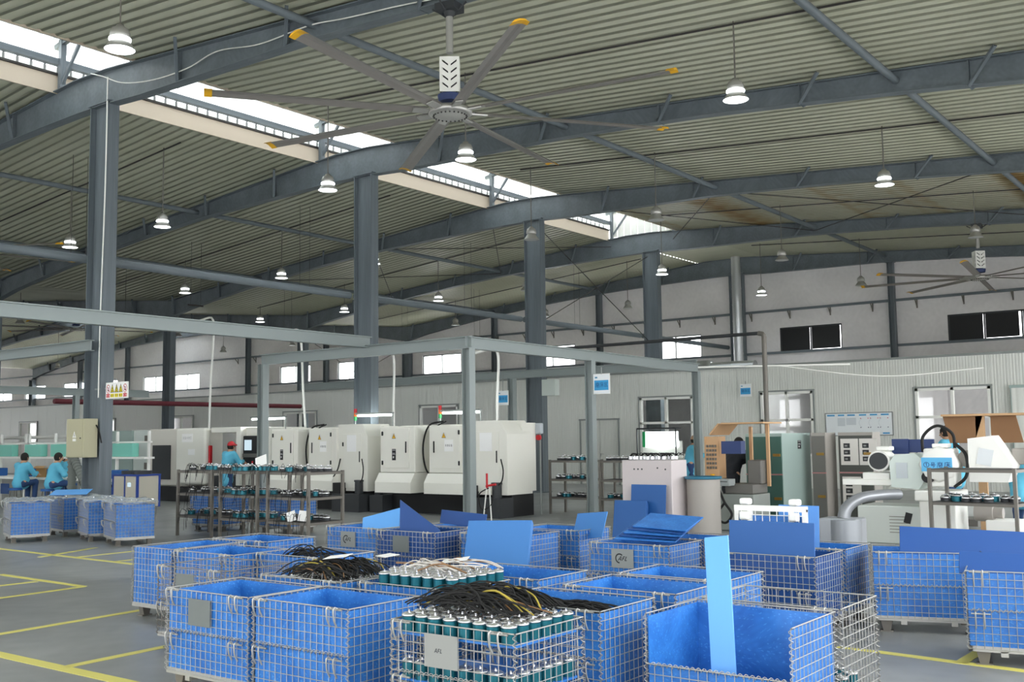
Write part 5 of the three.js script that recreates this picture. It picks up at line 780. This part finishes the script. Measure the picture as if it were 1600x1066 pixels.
function person(F, p, turn, label, o) {
  const t = thing('person', label, 'person', [p.x, o.y || 0, p.z], turn);
  mesh(F.skin, M.skin, 'body', t); mesh(F.coat, o.coat || M.workBlue, 'jacket', t); mesh(F.trousers, o.trousers || M.denim, 'trousers', t); mesh(F.shoes, M.shoe, 'shoes', t);
  if (o.cap) mesh(F.cap, o.cap, 'cap', t); mesh(F.hair, M.hair, 'hair', t);
  const H = F.head; new MB().at(new THREE.SphereGeometry(0.01, 8, 6), -0.033, H[1] + 0.02, H[2] + 0.088).at(new THREE.SphereGeometry(0.01, 8, 6), 0.033, H[1] + 0.02, H[2] + 0.088).build('eyes', eyeMat, t); 
  if (o.mask) new MB().at(new THREE.SphereGeometry(0.062, 14, 10), 0, H[1] - 0.045, H[2] + 0.055).build('face_mask', M.black, t); else new MB().rbox(0.045, 0.01, 0.01, 0, H[1] - 0.055, H[2] + 0.09, 0.004).build('mouth', lipMat, t);
  return t;
}
person(stand, V(xAt(354, -17.75), 0, -17.75), Math.PI, 'person in light blue jacket and red cap working at the open lathe', { cap: M.red });
person(stand, V(xAt(1077, -26), 0, -26), 2.2, 'person in light blue jacket standing beside the gantry post', { cap: S(0xa8876a, 0.7) });
person(bent, V(xAt(1140, -18.9), 0, -18.9), 2.9, 'person in dark clothes bending behind the wooden machine cover', { coat: M.darkCloth, trousers: M.darkCloth });
person(stand, V(xAt(1490, -20.6), 0, -20.6), -1.9, 'person with black hair in light blue jacket behind the grinder', { y: 0.12 });
{ const q = new MB().box(0.9, 0.12, 0.8, 0, 0.06, 0).build('standing_platform', M.greyCab); q.position.set(xAt(1490, -20.6), 0, -20.6); tag(q, 'low grey platform under the person behind the grinder', 'platform'); }
person(bent, V(xAt(1594, -17.6), 0, -17.6), 2.7, 'person in light blue coat beside the grinder rack', {});
person(seatF, V(-25.6, 0, -14.3), Math.PI - 0.3, 'seated person in light blue jacket at the first bench', { y: 0.2 }); person(seatF, V(-27.0, 0, -14.2), Math.PI + 0.3, 'seated person in light blue jacket by the cardboard box', { y: 0.2 });
person(seatF, V(xAt(108, -16.3), 0, -16.3), 0.3, 'seated person in black mask facing the column', { mask: true, y: 0.2 });
for (const [x, z, lab] of [[-25.6, -14.2, 'round stool under the person at the first bench'], [-27.0, -14.1, 'round stool under the person by the cardboard box'], [xAt(108, -16.3), -16.38, 'round stool under the masked person']]) { const t = thing('stool', lab, 'stool', [x, 0, z]); t.scale.y = 1.5; new MB().cyl(0.17, 0.17, 0.04, 0, 0.36, 0, 20).build('seat', M.blueB, t); for (let k = 0; k < 4; k++) { const a = k * Math.PI / 2 + 0.7; new MB().bar(V(Math.cos(a) * 0.12, 0.34, Math.sin(a) * 0.12), V(Math.cos(a) * 0.18, 0, Math.sin(a) * 0.18), 0.012).build('leg', M.iron, t); } }
renderer.render(scene, camera);
